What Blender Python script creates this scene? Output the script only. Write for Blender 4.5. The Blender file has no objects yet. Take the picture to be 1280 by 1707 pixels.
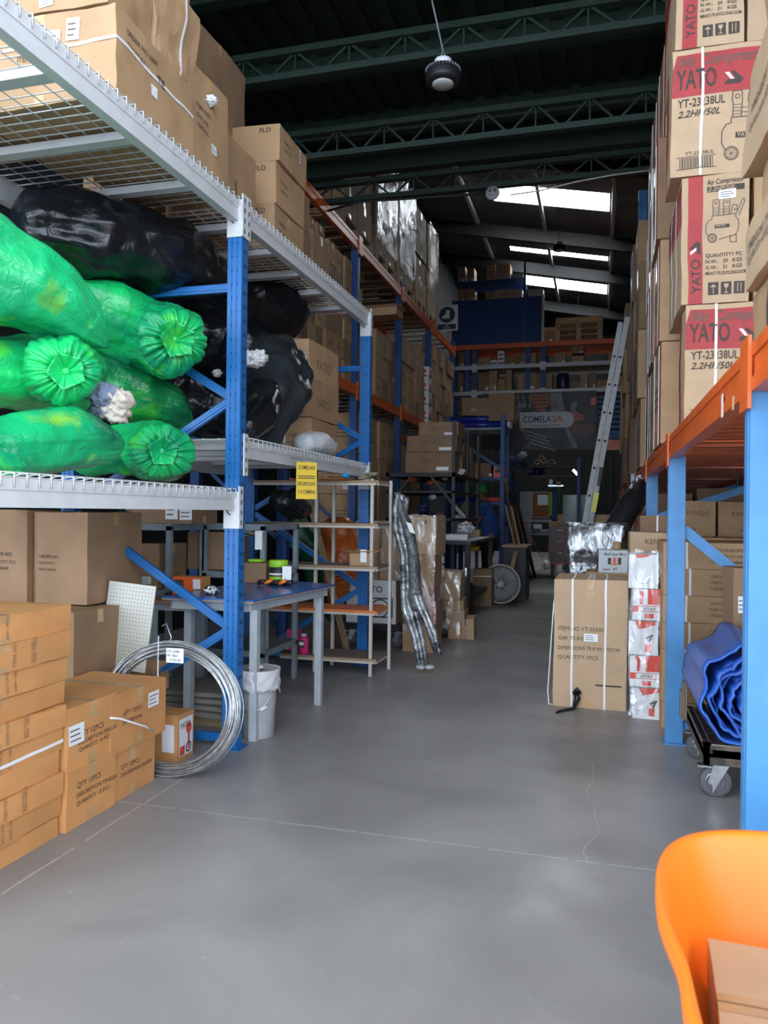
import bpy, math, random
from mathutils import Vector, Matrix, noise
R = random.Random(7)
SC = bpy.context.scene
COL = SC.collection
PI = math.pi
# ------------------------------------------------------------------ camera, world, light, exposure
F = 1290.0; CAMZ = 1.30; YAW = math.atan(360/1290); ROLL = 0.012
fw = Vector((-math.sin(YAW), math.cos(YAW), 0)); rt = Vector((math.cos(YAW), math.sin(YAW), 0)); up = Vector((0, 0, 1))
cr = rt*math.cos(ROLL)+up*math.sin(ROLL); cu = up*math.cos(ROLL)-rt*math.sin(ROLL)
cd = bpy.data.cameras.new('camera'); cam = bpy.data.objects.new('camera', cd); COL.objects.link(cam)
cam.matrix_world = Matrix(((cr.x, cu.x, -fw.x, 0), (cr.y, cu.y, -fw.y, 0), (cr.z, cu.z, -fw.z, CAMZ), (0, 0, 0, 1)))
cd.sensor_fit = 'VERTICAL'; cd.sensor_height = 36; cd.lens = 36*F/1707; cd.clip_start = .05; cd.clip_end = 200
cd.dof.use_dof = True; cd.dof.focus_distance = 8.0; cd.dof.aperture_fstop = 6.0
SC.camera = cam
wd = bpy.data.worlds.new('sky'); SC.world = wd; wd.use_nodes = True
wn = wd.node_tree; bg = wn.nodes['Background']
gr = wn.nodes.new('ShaderNodeTexGradient'); tc = wn.nodes.new('ShaderNodeTexCoord'); mp = wn.nodes.new('ShaderNodeMapping')
mp.inputs['Rotation'].default_value = (0, PI/2, 0)
cr_ = wn.nodes.new('ShaderNodeValToRGB'); wn.links.new(tc.outputs['Generated'], mp.inputs['Vector']); wn.links.new(mp.outputs[0], gr.inputs[0])
wn.links.new(gr.outputs[0], cr_.inputs[0]); wn.links.new(cr_.outputs[0], bg.inputs[0])
cr_.color_ramp.elements[0].color = (.72, .84, 1.0, 1); cr_.color_ramp.elements[1].color = (.95, .98, 1.0, 1)
bg.inputs[1].default_value = 1.0
geo = wn.nodes.new('ShaderNodeSeparateXYZ'); wn.links.new(tc.outputs['Generated'], geo.inputs[0])
mrg = wn.nodes.new('ShaderNodeMapRange'); wn.links.new(geo.outputs[2], mrg.inputs[0])
mrg.inputs['From Min'].default_value = .05; mrg.inputs['From Max'].default_value = .6; mrg.inputs['To Min'].default_value = 4.2; mrg.inputs['To Max'].default_value = 2.0   # bright overcast horizon
wn.links.new(mrg.outputs[0], bg.inputs[1])
def sun_area(name, loc, rot, sx, sy, e, col):
    l = bpy.data.lights.new(name, 'AREA'); l.shape = 'RECTANGLE'; l.size = sx; l.size_y = sy; l.energy = e; l.color = col
    o = bpy.data.objects.new(name, l); COL.objects.link(o); o.location = loc; o.rotation_euler = rot; return o
SC.view_settings.view_transform = 'Standard'; SC.view_settings.look = 'None'; SC.view_settings.gamma = 1
SC.view_settings.use_curve_mapping = False
SC.view_settings.exposure = 0.75
SC.cycles.use_denoising = True
SC.cycles.max_bounces = 8; SC.cycles.transparent_max_bounces = 24
SC.cycles.sample_clamp_indirect = 6

def at(px, py, X=None, Y=None, Z=None):
    a = (px-640)/F; b = (853.5-py)/F
    d = fw+cr*a+cu*b
    t = X/d.x if X is not None else Y/d.y if Y is not None else (Z-CAMZ)/d.z
    return Vector((0, 0, CAMZ))+d*t
# ------------------------------------------------------------------ materials
MATS = {}
def mat(name, col, rough=.6, metal=0, nz=None, bump=None, rnd=0, emit=None, coat=0, dark=None, stretch=None, spec=None):
    if name in MATS: return MATS[name]
    m = bpy.data.materials.new(name); m.use_nodes = True; n = m.node_tree.nodes; L = m.node_tree.links
    p = n['Principled BSDF']; p.inputs['Roughness'].default_value = rough; p.inputs['Metallic'].default_value = metal
    if spec is not None: p.inputs['Specular IOR Level'].default_value = spec
    c = (*col, 1); p.inputs['Base Color'].default_value = c
    if coat: p.inputs['Coat Weight'].default_value = coat
    tcn = n.new('ShaderNodeTexCoord'); mpn = n.new('ShaderNodeMapping'); L.new(tcn.outputs['Object'], mpn.inputs[0])
    if stretch: mpn.inputs['Scale'].default_value = stretch
    out = None
    if nz:
        t = n.new('ShaderNodeTexNoise'); t.inputs['Scale'].default_value = nz[0]; t.inputs['Detail'].default_value = 5; L.new(mpn.outputs[0], t.inputs[0])
        rp = n.new('ShaderNodeValToRGB'); L.new(t.outputs[0], rp.inputs[0])
        d = dark if dark else tuple(x*(1-nz[1]) for x in col)
        rp.color_ramp.elements[0].color = (*d, 1); rp.color_ramp.elements[1].color = c
        rp.color_ramp.elements[0].position = .35; rp.color_ramp.elements[1].position = .62
        out = rp.outputs[0]
    if rnd:
        oi = n.new('ShaderNodeObjectInfo'); hv = n.new('ShaderNodeHueSaturation'); mr = n.new('ShaderNodeMapRange')
        mr.inputs['To Min'].default_value = 1-rnd; mr.inputs['To Max'].default_value = 1+rnd
        L.new(oi.outputs['Random'], mr.inputs[0]); L.new(mr.outputs[0], hv.inputs['Value'])
        if out: L.new(out, hv.inputs['Color'])
        else: hv.inputs['Color'].default_value = c
        out = hv.outputs[0]
    if out: L.new(out, p.inputs['Base Color'])
    if bump:
        t2 = n.new('ShaderNodeTexNoise'); t2.inputs['Scale'].default_value = bump[0]; t2.inputs['Detail'].default_value = 4; L.new(mpn.outputs[0], t2.inputs[0])
        if len(bump) > 2: t2.inputs['Distortion'].default_value = bump[2]
        bn = n.new('ShaderNodeBump'); bn.inputs['Strength'].default_value = bump[1]; bn.inputs['Distance'].default_value = .01
        L.new(t2.outputs[0], bn.inputs['Height']); L.new(bn.outputs[0], p.inputs['Normal'])
    if emit: p.inputs['Emission Color'].default_value = (*emit[0], 1); p.inputs['Emission Strength'].default_value = emit[1]
    MATS[name] = m; return m
CARD = mat('cardboard', (.46, .29, .155), .75, nz=(5, .14), bump=(60, .12), rnd=.1)
CARDO = mat('cardboard_orange', (.62, .295, .105), .7, nz=(5, .14), bump=(60, .12), rnd=.06)
CARDL = mat('cardboard_light', (.53, .365, .225), .75, nz=(6, .1), bump=(60, .1), rnd=.05)
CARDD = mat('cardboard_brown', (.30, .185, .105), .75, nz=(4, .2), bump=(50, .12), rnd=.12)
CARDIN = mat('cardboard_inside', (.5, .33, .2), .8)
TAPE = mat('packing_tape', (.55, .34, .16), .25, nz=(10, .15))
TAPEC = mat('clear_tape', (.62, .45, .28), .18)
INK = mat('printed_ink', (.06, .045, .035), .7)
INKG = mat('soft_ink', (.2, .125, .075), .8)
INKM = mat('outline_ink', (.13, .1, .08), .8)
WHITE = mat('paper_white', (.8, .82, .84), .6)
STRAP = mat('white_strap', (.82, .82, .83), .35)
REDP = mat('red_print', (.42, .04, .042), .6, nz=(8, .12))
REDW = mat('red_orange_print', (.75, .08, .05), .4)
BLUE = mat('rack_blue_paint', (.012, .14, .42), .38, nz=(9, .12), bump=(40, .05))
BLUEN = mat('rack_light_blue_paint', (.07, .26, .55), .45, nz=(9, .12), bump=(50, .05))
BLUED = mat('dark_blue_paint', (.014, .075, .25), .5, nz=(6, .2))
ORANGE = mat('rack_orange_paint', (.75, .13, .02), .38, nz=(12, .15), bump=(30, .05))
WMET = mat('white_painted_steel', (.62, .64, .66), .4, nz=(14, .08))
GMET = mat('grey_painted_steel', (.22, .27, .3), .5, nz=(12, .2))
GMETL = mat('light_grey_steel', (.4, .45, .48), .5, nz=(14, .15))
CREAM = mat('cream_painted_steel', (.55, .52, .46), .5, nz=(16, .12))
CHROME = mat('zinc_steel', (.55, .57, .6), .3, 1, nz=(30, .2))
BLACK = mat('black_steel', (.012, .012, .014), .5)
RUBBER = mat('grey_rubber', (.09, .09, .1), .7)
HOLE = mat('slot_dark', (.01, .015, .03), .8)
PLY = mat('plywood', (.42, .27, .15), .6, nz=(6, .25), stretch=(1, 8, 1))
PLYD = mat('dusty_board', (.2, .17, .145), .8, nz=(5, .3))
ORB = mat('orange_board', (.7, .2, .05), .5, nz=(8, .1))
BLUEB = mat('blue_laminate', (.025, .12, .42), .25, nz=(3, .25))
PALW = mat('pallet_wood', (.5, .36, .22), .8, nz=(8, .3), stretch=(1, 6, 1), rnd=.15)
BLKBAG = mat('black_bag_film', (.009, .012, .016), .22, nz=(3, .4), bump=(14, .55, 1.2))
GRYBAG = mat('smoky_bag_film', (.03, .038, .045), .25, nz=(4, .6), bump=(16, .5, 1.2))
CLOTHW = mat('white_cloth', (.72, .72, .74), .9, bump=(40, .6))
CLOTHG = mat('blue_grey_cloth', (.2, .25, .36), .95, bump=(60, .6))
CLOTHB = mat('beige_cloth', (.62, .55, .47), .95, bump=(60, .6))
BUCK = mat('dusty_white_plastic', (.45, .45, .47), .5, nz=(7, .15))
SILV = mat('silver_wrapping', (.5, .52, .54), .18, .5, nz=(10, .8), bump=(26, .9, 1.5), dark=(.04, .045, .05))
TARP = mat('blue_tarpaulin', (.03, .12, .5), .33, nz=(8, .15), bump=(9, .4, .8))
ORPL = mat('orange_plastic', (.95, .22, .012), .38)
SKIN = mat('skin', (.2, .09, .05), .6)
POLO = mat('blue_polo_cloth', (.012, .05, .2), .85)
TROU = mat('dark_trousers', (.012, .013, .018), .9)
CAPG = mat('green_cap_cloth', (.008, .2, .05), .6)
WIRE = mat('galvanised_wire', (.6, .64, .67), .28, .85, nz=(40, .3))
GREENF = mat('green_film', (.01, .13, .06), .3, nz=(5, .5), bump=(20, .6, 1))
def bagmat(name, c, d, yl):
    m = mat(name, c, .24, nz=(4.2, .5), dark=d, bump=(18, .6, 2.2)); n = m.node_tree.nodes; L = m.node_tree.links
    p = n['Principled BSDF']; src = p.inputs['Base Color'].links[0].from_socket
    t = n.new('ShaderNodeTexNoise'); t.inputs['Scale'].default_value = 5.5; t.inputs['Detail'].default_value = 3
    L.new(n['Texture Coordinate'].outputs['Object'], t.inputs[0])
    rp = n.new('ShaderNodeValToRGB'); L.new(t.outputs[0], rp.inputs[0]); rp.color_ramp.elements[0].position = .58; rp.color_ramp.elements[1].position = .72
    mx = n.new('ShaderNodeMixRGB'); L.new(rp.outputs[0], mx.inputs[0]); L.new(src, mx.inputs[1]); mx.inputs[2].default_value = (*yl, 1)
    L.new(mx.outputs[0], p.inputs['Base Color']); return m
GBAG = bagmat('green_bag_film', (.012, .56, .14), (.006, .3, .13), (.08, .62, .06))
GBAGT = bagmat('teal_green_bag_film', (.012, .46, .16), (.004, .2, .1), (.2, .5, .06))
GBAGD = bagmat('deep_green_bag_film', (.006, .33, .08), (.003, .13, .05), (.05, .4, .04))
def wrapmat(name, fac, tint=(.9, .95, 1)):
    m = bpy.data.materials.new(name); m.use_nodes = True; n = m.node_tree.nodes; L = m.node_tree.links; n.clear()
    o = n.new('ShaderNodeOutputMaterial'); mx = n.new('ShaderNodeMixShader'); tr = n.new('ShaderNodeBsdfTransparent'); gl = n.new('ShaderNodeBsdfGlossy')
    gl.inputs['Roughness'].default_value = .18; gl.inputs['Color'].default_value = (*tint, 1)
    tcn = n.new('ShaderNodeTexCoord'); mp_ = n.new('ShaderNodeMapping'); mp_.inputs['Scale'].default_value = (1, 1, .5); L.new(tcn.outputs['Object'], mp_.inputs[0])
    t = n.new('ShaderNodeTexNoise'); t.inputs['Scale'].default_value = 11; t.inputs['Detail'].default_value = 5; t.inputs['Distortion'].default_value = 1.8; L.new(mp_.outputs[0], t.inputs[0])
    rp = n.new('ShaderNodeValToRGB'); L.new(t.outputs[0], rp.inputs[0]); rp.color_ramp.elements[0].position = .4; rp.color_ramp.elements[1].position = .75
    rp.color_ramp.elements[0].color = (fac*.5,)*3+(1,); rp.color_ramp.elements[1].color = (min(1, fac*2.2),)*3+(1,)
    bn = n.new('ShaderNodeBump'); bn.inputs['Strength'].default_value = 1; bn.inputs['Distance'].default_value = .012; L.new(t.outputs[0], bn.inputs['Height']); L.new(bn.outputs[0], gl.inputs['Normal'])
    L.new(rp.outputs[0], mx.inputs[0]); L.new(tr.outputs[0], mx.inputs[1]); L.new(gl.outputs[0], mx.inputs[2]); L.new(mx.outputs[0], o.inputs[0])
    MATS[name] = m; return m
WRAP = wrapmat('clear_stretch_film', .15); WRAPH = wrapmat('thick_stretch_film', .24)
# ------------------------------------------------------------------ mesh builder
TXT = {}
def textmesh(s, bold=False, shear=0):
    k = (s, bold, shear)
    if k in TXT: return TXT[k]
    c = bpy.data.curves.new('t', 'FONT'); c.body = s; c.size = 1; c.resolution_u = 2; c.fill_mode = 'FRONT'; c.shear = shear
    if bold: c.offset = .014
    o = bpy.data.objects.new('t', c); me = o.to_mesh()
    vs = [(v.co.x, v.co.y) for v in me.vertices]; fs = [tuple(p.vertices) for p in me.polygons]
    o.to_mesh_clear(); bpy.data.objects.remove(o); bpy.data.curves.remove(c)
    if vs:
        x0 = min(v[0] for v in vs); x1 = max(v[0] for v in vs)
    else: x0 = x1 = 0
    TXT[k] = (vs, fs, x0, x1); return TXT[k]
class MB:
    def __init__(s): s.v = []; s.f = []; s.m = []; s.sm = []; s.mats = []
    def mi(s, m):
        if m not in s.mats: s.mats.append(m)
        return s.mats.index(m)
    def add(s, vs, fs, m, smooth=False):
        b = len(s.v); i = s.mi(m); s.v += [Vector(v) for v in vs]
        for f in fs: s.f.append(tuple(b+k for k in f)); s.m.append(i); s.sm.append(smooth)
        return s
    def box(s, c, d, m, rot=None):
        x, y, z = d[0]/2, d[1]/2, d[2]/2
        vs = [Vector(p) for p in ((-x, -y, -z), (x, -y, -z), (x, y, -z), (-x, y, -z), (-x, -y, z), (x, -y, z), (x, y, z), (-x, y, z))]
        if rot is not None: vs = [rot @ v for v in vs]
        c = Vector(c)
        return s.add([v+c for v in vs], [(0, 3, 2, 1), (4, 5, 6, 7), (0, 1, 5, 4), (1, 2, 6, 5), (2, 3, 7, 6), (3, 0, 4, 7)], m)
    def lo(s, a, b, m):
        a, b = Vector(a), Vector(b); return s.box((a+b)/2, b-a, m)
    def bar(s, p, q, w, h, m, upv=(0, 0, 1)):
        p, q = Vector(p), Vector(q); d = q-p; L = d.length; y = d.normalized(); u = Vector(upv)
        x = y.cross(u)
        if x.length < 1e-4: x = y.cross(Vector((1, 0, 0)))
        x.normalize(); z = x.cross(y); return s.box((p+q)/2, (w, L, h), m, Matrix((x, y, z)).transposed())
    def tube(s, pts, r, m, n=8, closed=False, cap=True):
        pts = [Vector(p) for p in pts]; N = len(pts); rr = r if isinstance(r, (list, tuple)) else [r]*N
        vs = []; fs = []; prev = None
        for i, p in enumerate(pts):
            if closed: t = pts[(i+1) % N]-pts[i-1]
            else: t = pts[min(i+1, N-1)]-pts[max(i-1, 0)]
            t.normalize()
            if prev is None: x = t.orthogonal().normalized()
            else:
                x = prev-t*prev.dot(t)
                x = x.normalized() if x.length > 1e-6 else t.orthogonal().normalized()
            prev = x; y = t.cross(x)
            for k in range(n):
                a = 2*PI*k/n; vs.append(p+(x*math.cos(a)+y*math.sin(a))*rr[i])
        for i in range(N if closed else N-1):
            j = (i+1) % N
            for k in range(n): fs.append((i*n+k, i*n+(k+1) % n, j*n+(k+1) % n, j*n+k))
        if cap and not closed: fs.append(tuple(range(n-1, -1, -1))); fs.append(tuple((N-1)*n+k for k in range(n)))
        return s.add(vs, fs, m, True)
    def lathe(s, prof, m, c=(0, 0, 0), n=28, M=None):
        c = Vector(c); vs = []; fs = []
        for r, z in prof:
            for k in range(n):
                a = 2*PI*k/n; v = Vector((r*math.cos(a), r*math.sin(a), z)); vs.append(c+(M @ v if M else v))
        for i in range(len(prof)-1):
            for k in range(n): fs.append((i*n+k, i*n+(k+1) % n, (i+1)*n+(k+1) % n, (i+1)*n+k))
        fs.append(tuple(range(n-1, -1, -1))); fs.append(tuple((len(prof)-1)*n+k for k in range(n)))
        return s.add(vs, fs, m, True)
    def prism(s, poly, o, ux, uy, un, th, m):
        o, ux, uy, un = Vector(o), Vector(ux), Vector(uy), Vector(un); n = len(poly)
        a = [o+ux*p[0]+uy*p[1] for p in poly]; b = [v+un*th for v in a]
        return s.add(a+b, [tuple(range(n-1, -1, -1)), tuple(n+k for k in range(n))]+[(k, (k+1) % n, n+(k+1) % n, n+k) for k in range(n)], m)
    def surf(s, fn, nu, nv, m, wu=False, wv=False, smooth=True):
        vs = [fn(i/(nu if wu else nu-1), j/(nv if wv else nv-1)) for i in range(nu) for j in range(nv)]; fs = []
        for i in range(nu if wu else nu-1):
            for j in range(nv if wv else nv-1):
                fs.append((i*nv+j, ((i+1) % nu)*nv+j, ((i+1) % nu)*nv+(j+1) % nv, i*nv+(j+1) % nv))
        return s.add(vs, fs, m, smooth)
    def text(s, t, o, ux, uy, size, m, bold=False, align='L', width=None, shear=0):
        vs, fs, x0, x1 = textmesh(t, bold, shear)
        if not vs: return s
        o, ux, uy = Vector(o), Vector(ux), Vector(uy); sx = size
        if width: sx = width/max(x1-x0, 1e-6)
        sh = x0 if align == 'L' else (x0+x1)/2 if align == 'C' else x1
        return s.add([o+ux*(v[0]-sh)*sx+uy*v[1]*size for v in vs], fs, m)
    def build(s, name, parent=None, loc=None, rz=0, warp=None, solid=0, bevel=0):
        me = bpy.data.meshes.new(name)
        vs = s.v
        if warp: vs = [warp(v) for v in vs]
        me.from_pydata([tuple(v) for v in vs], [], s.f)
        for m in s.mats: me.materials.append(m)
        me.polygons.foreach_set('material_index', s.m); me.polygons.foreach_set('use_smooth', s.sm); me.update()
        o = bpy.data.objects.new(name, me); COL.objects.link(o)
        if parent: o.parent = parent
        if loc is not None: o.location = loc
        o.rotation_euler.z = rz
        if solid:
            md = o.modifiers.new('s', 'SOLIDIFY'); md.thickness = solid; md.offset = 0
        if bevel:
            md = o.modifiers.new('b', 'BEVEL'); md.width = bevel; md.segments = 2; md.limit_method = 'ANGLE'
        return o
class FaceP:
    """drawing surface: origin lower-left, ux, uy, outward normal; layers lift by 0.6 mm"""
    def __init__(s, mb, o, ux, uy, n): s.mb = mb; s.o = Vector(o); s.ux = Vector(ux); s.uy = Vector(uy); s.n = Vector(n)
    def p(s, u, v, l=1): return s.o+s.ux*u+s.uy*v+s.n*(.0008*l+.0004)
    def rect(s, u, v, w, h, m, l=1, k=1):
        nx = max(1, int(w/.06)) if k else 1; ny = max(1, int(h/.06)) if k else 1
        vs = [s.p(u+w*i/nx, v+h*j/ny, l) for i in range(nx+1) for j in range(ny+1)]
        s.mb.add(vs, [(i*(ny+1)+j, (i+1)*(ny+1)+j, (i+1)*(ny+1)+j+1, i*(ny+1)+j+1) for i in range(nx) for j in range(ny)], m)
    def poly(s, pts, m, l=1): s.mb.add([s.p(a, b, l) for a, b in pts], [tuple(range(len(pts)))], m)
    def line(s, pts, w, m, l=2, closed=False):
        P_ = list(pts)+([pts[0]] if closed else [])
        for a, b in zip(P_, P_[1:]):
            d = Vector((b[0]-a[0], b[1]-a[1])); L = d.length
            if L < 1e-6: continue
            d /= L; nn = Vector((-d.y, d.x))*w/2; a_ = Vector(a)-d*w*.4; b_ = Vector(b)+d*w*.4
            k = max(1, int(L/.06)); vs = []
            for i in range(k+1):
                c = a_.lerp(b_, i/k); vs += [s.p(c.x-nn.x, c.y-nn.y, l), s.p(c.x+nn.x, c.y+nn.y, l)]
            s.mb.add(vs, [(2*i, 2*i+2, 2*i+3, 2*i+1) for i in range(k)], m)
    def circ(s, u, v, r, w, m, l=2, n=20, a0=0, a1=2*PI): s.line([(u+r*math.cos(a0+(a1-a0)*k/n), v+r*math.sin(a0+(a1-a0)*k/n)) for k in range(n+1)], w, m, l)
    def disc(s, u, v, r, m, l=2, n=18): s.poly([(u+r*math.cos(2*PI*k/n), v+r*math.sin(2*PI*k/n)) for k in range(n)], m, l)
    def text(s, t, u, v, size, m, bold=False, align='L', rot=0, l=3, width=None, shear=0):
        c, sn = math.cos(rot), math.sin(rot)
        s.mb.text(t, s.p(u, v, l), s.ux*c+s.uy*sn, s.uy*c-s.ux*sn, size, m, bold, align, width, shear)
def tag(o, label=None, cat=None, group=None, kind=None):
    if label:
        o['label'] = label
        if not 4 <= len(label.split()) <= 16: print('LABELLEN', label)
    if cat: o['category'] = cat
    if group: o['group'] = group
    if kind: o['kind'] = kind
    return o
def empty(name, loc, label, cat, group=None, rz=0):
    o = bpy.data.objects.new(name, None); COL.objects.link(o); o.location = loc; o.rotation_euler.z = rz; o.empty_display_size = .1
    return tag(o, label, cat, group)
def struct(mb, name, **k): return tag(mb.build(name, **k), kind='structure')
def nz(p, s, seed=0): return noise.noise(Vector(p)*s+Vector((seed*3.7, seed*1.3, seed*2.1)))
def nzv(p, s, seed=0): return noise.noise_vector(Vector(p)*s+Vector((seed*3.7, seed*1.3, seed*2.1)))
ORD = ['first', 'second', 'third', 'fourth', 'fifth', 'sixth', 'seventh', 'eighth', 'ninth', 'tenth', 'eleventh', 'twelfth', 'thirteenth', 'fourteenth', 'fifteenth', 'sixteenth', 'seventeenth', 'eighteenth', 'nineteenth', 'twentieth']
LV = ['bottom', 'second', 'third', 'fourth', 'fifth', 'sixth', 'seventh', 'eighth', 'ninth', 'tenth']
# ------------------------------------------------------------------ structure
def floor_mat():
    m = bpy.data.materials.new('polished_concrete'); m.use_nodes = True; n = m.node_tree.nodes; L = m.node_tree.links; p = n['Principled BSDF']
    tcn = n.new('ShaderNodeTexCoord'); sx = n.new('ShaderNodeSeparateXYZ'); L.new(tcn.outputs['Object'], sx.inputs[0])
    def noise_(sc, det=6, dist=0):
        t = n.new('ShaderNodeTexNoise'); t.inputs['Scale'].default_value = sc; t.inputs['Detail'].default_value = det; t.inputs['Distortion'].default_value = dist; L.new(tcn.outputs['Object'], t.inputs[0]); return t
    def ramp(src, a, b, ca, cb):
        r = n.new('ShaderNodeValToRGB'); L.new(src, r.inputs[0]); r.color_ramp.elements[0].position = a; r.color_ramp.elements[1].position = b
        r.color_ramp.elements[0].color = (*ca, 1); r.color_ramp.elements[1].color = (*cb, 1); return r
    base = ramp(noise_(1.3, 7, .6).outputs[0], .32, .7, (.2, .2, .205), (.3, .297, .295))
    spots = ramp(noise_(26, 4).outputs[0], .66, .76, (0, 0, 0), (.05, .05, .05))
    ad = n.new('ShaderNodeMixRGB'); ad.blend_type = 'ADD'; ad.inputs[0].default_value = 1; L.new(base.outputs[0], ad.inputs[1]); L.new(spots.outputs[0], ad.inputs[2])
    def mth(op, a, b=None):
        q = n.new('ShaderNodeMath'); q.operation = op
        for i, x in enumerate((a, b)):
            if x is None: continue
            if isinstance(x, (int, float)): q.inputs[i].default_value = x
            else: L.new(x, q.inputs[i])
        return q.outputs[0]
    def ln(sock, pos, w): return mth('LESS_THAN', mth('ABSOLUTE', mth('SUBTRACT', sock, pos)), w)
    wob = mth('MULTIPLY', mth('SUBTRACT', noise_(7, 3).outputs[0], .5), .012)
    X = mth('ADD', sx.outputs[0], wob); Yc = mth('ADD', sx.outputs[1], wob)
    l1 = mth('MAXIMUM', ln(X, -1.925, .0035), ln(Yc, 3.0, .0035))
    l1 = mth('MAXIMUM', l1, ln(Yc, 9.2, .004))
    wob2 = mth('MULTIPLY', mth('SUBTRACT', noise_(2.5, 6).outputs[0], .5), .22)
    ck = mth('MULTIPLY', ln(mth('ADD', sx.outputs[0], wob2), .085, .0022), mth('LESS_THAN', sx.outputs[1], 1.75))
    ck2 = mth('MULTIPLY', ln(mth('ADD', sx.outputs[0], wob2), -.02, .0015), mth('MULTIPLY', mth('GREATER_THAN', sx.outputs[1], 3.0), mth('LESS_THAN', sx.outputs[1], 4.2)))
    brk = mth('GREATER_THAN', noise_(18, 2).outputs[0], .42)
    lines = mth('MULTIPLY', mth('MAXIMUM', l1, mth('MAXIMUM', ck, ck2)), brk)
    mx = n.new('ShaderNodeMixRGB'); L.new(mth('MULTIPLY', lines, .75), mx.inputs[0]); L.new(ad.outputs[0], mx.inputs[1]); mx.inputs[2].default_value = (.5, .5, .5, 1)
    L.new(mx.outputs[0], p.inputs['Base Color'])
    rr = ramp(noise_(3, 5).outputs[0], .3, .7, (.3, .3, .3), (.5, .5, .5)); L.new(rr.outputs[0], p.inputs['Roughness'])
    bn = n.new('ShaderNodeBump'); bn.inputs['Strength'].default_value = .08; L.new(noise_(40, 4).outputs[0], bn.inputs['Height']); L.new(bn.outputs[0], p.inputs['Normal'])
    return m
FLOOR = floor_mat()
WALL = mat('dark_wall_paint', (.014, .018, .018), .8, nz=(2, .3))
WALLB = mat('corrugated_back_wall', (.006, .007, .007), .8, nz=(3, .3))
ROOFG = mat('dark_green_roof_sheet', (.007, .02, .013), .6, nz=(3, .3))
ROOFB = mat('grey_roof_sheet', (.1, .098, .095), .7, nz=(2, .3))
TRUSS = mat('green_steel', (.008, .026, .016), .5, nz=(8, .2))
b = MB(); b.lo((-14, -14, -.2), (12, 28, 0), FLOOR); struct(b, 'floor')
b = MB(); b.lo((-4.6, 1.6, 0), (-4.4, 8, 5.3), WALL); b.lo((-4.6, 7.9, 0), (-4.4, 27, 10.5), WALL); struct(b, 'wall_left')
b = MB(); b.lo((2.6, 1.6, 0), (2.8, 8, 5.3), WALL); b.lo((2.6, 7.9, 0), (2.8, 27, 10.5), WALL); struct(b, 'wall_right')
b = MB(); b.lo((-4.6, 26.8, 0), (2.8, 27, 10.5), WALLB)
for k in range(30): b.lo((-4.4+k*.235, 26.74, 0), (-4.3+k*.235, 26.8, 10), WALLB)
struct(b, 'wall_back')
b = MB(); b.lo((-4.6, 7.9, 5.06), (2.8, 8.0, 10.5), WALL); struct(b, 'wall_sky_block')  # unseen wall over the low roof, added to keep sky light out
# near low roof: corrugated sheet, purlins
b = MB()
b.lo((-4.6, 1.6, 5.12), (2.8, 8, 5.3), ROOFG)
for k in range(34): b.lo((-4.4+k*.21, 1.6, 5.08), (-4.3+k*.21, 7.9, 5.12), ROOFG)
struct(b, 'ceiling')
def truss(y, z0, z1, nm):
    b = MB()
    b.bar((-4.4, y, z0), (2.6, y, z0), .07, .05, TRUSS); b.bar((-4.4, y, z1), (2.6, y, z1), .07, .05, TRUSS)
    x = -4.3; k = 0
    while x < 2.5:
        b.bar((x, y, z0), (x+.22, y, z1), .018, .018, TRUSS); b.bar((x+.22, y, z1), (x+.44, y, z0), .018, .018, TRUSS)
        b.bar((x+.22, y, z0), (x+.22, y, z1), .014, .014, TRUSS); x += .44
    struct(b, nm)
truss(5.6, 4.68, 4.87, 'trim_1'); truss(6.6, 4.52, 4.74, 'trim_2'); truss(7.7, 4.56, 4.74, 'trim_3'); truss(4.5, 4.8, 5.0, 'trim_4')
b = MB()
for y, z, h in ((5.1, 4.98, .14), (6.1, 4.92, .2), (7.1, 4.9, .22), (7.8, 4.86, .3), (3.9, 5.0, .14)): b.lo((-4.4, y-.05, z), (2.6, y+.05, z+h), TRUSS)
struct(b, 'trim_5')
# high rear roof, falling to the right, with three skylight strips
def rz_(x): return 7.98-.19*(x-.12)
SKY = [(16.75, 17.75), (20.85, 21.2), (23.4, 24.4)]
def slab(b, x0, x1, y0, y1, m, th=.05, dz=0):
    vs = []
    for z in (0, th):
        for x, y in ((x0, y0), (x1, y0), (x1, y1), (x0, y1)): vs.append((x, y, rz_(x)+dz+z))
    b.add(vs, [(0, 3, 2, 1), (4, 5, 6, 7), (0, 1, 5, 4), (1, 2, 6, 5), (2, 3, 7, 6), (3, 0, 4, 7)], m)
b = MB(); ys = [7.9]+[v for s_ in SKY for v in s_]+[27]
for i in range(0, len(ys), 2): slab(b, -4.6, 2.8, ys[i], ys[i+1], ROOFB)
for s_ in SKY: slab(b, -4.6, -2.42, s_[0], s_[1], ROOFB); slab(b, .12, 2.8, s_[0], s_[1], ROOFB)
struct(b, 'ceiling_rear')
SKYM = mat('skylight_sheet', (.9, .95, 1), .5, emit=((.92, .97, 1), 12))
for i, s_ in enumerate(SKY):
    b = MB(); slab(b, -2.42, .12, s_[0], s_[1], SKYM, .01, .01); struct(b, 'window_%d' % (i+1))
b = MB(); PURL = mat('purlin_steel', (.32, .33, .34), .4)
for x in (-2.98, -1.35, .2):
    b.bar((x, 8, rz_(x)-.1), (x, 26.8, rz_(x)-.1), .07, .12, PURL)
struct(b, 'trim_6')
b = MB()
for y in (12.2, 14.8, 19.0, 21.7, 25.6): b.bar((-4.4, y, rz_(-4.4)-.28), (2.6, y, rz_(2.6)-.28), .1, .3, mat('rear_beam_steel', (.012, .013, .015), .6))
struct(b, 'trim_7')
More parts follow.
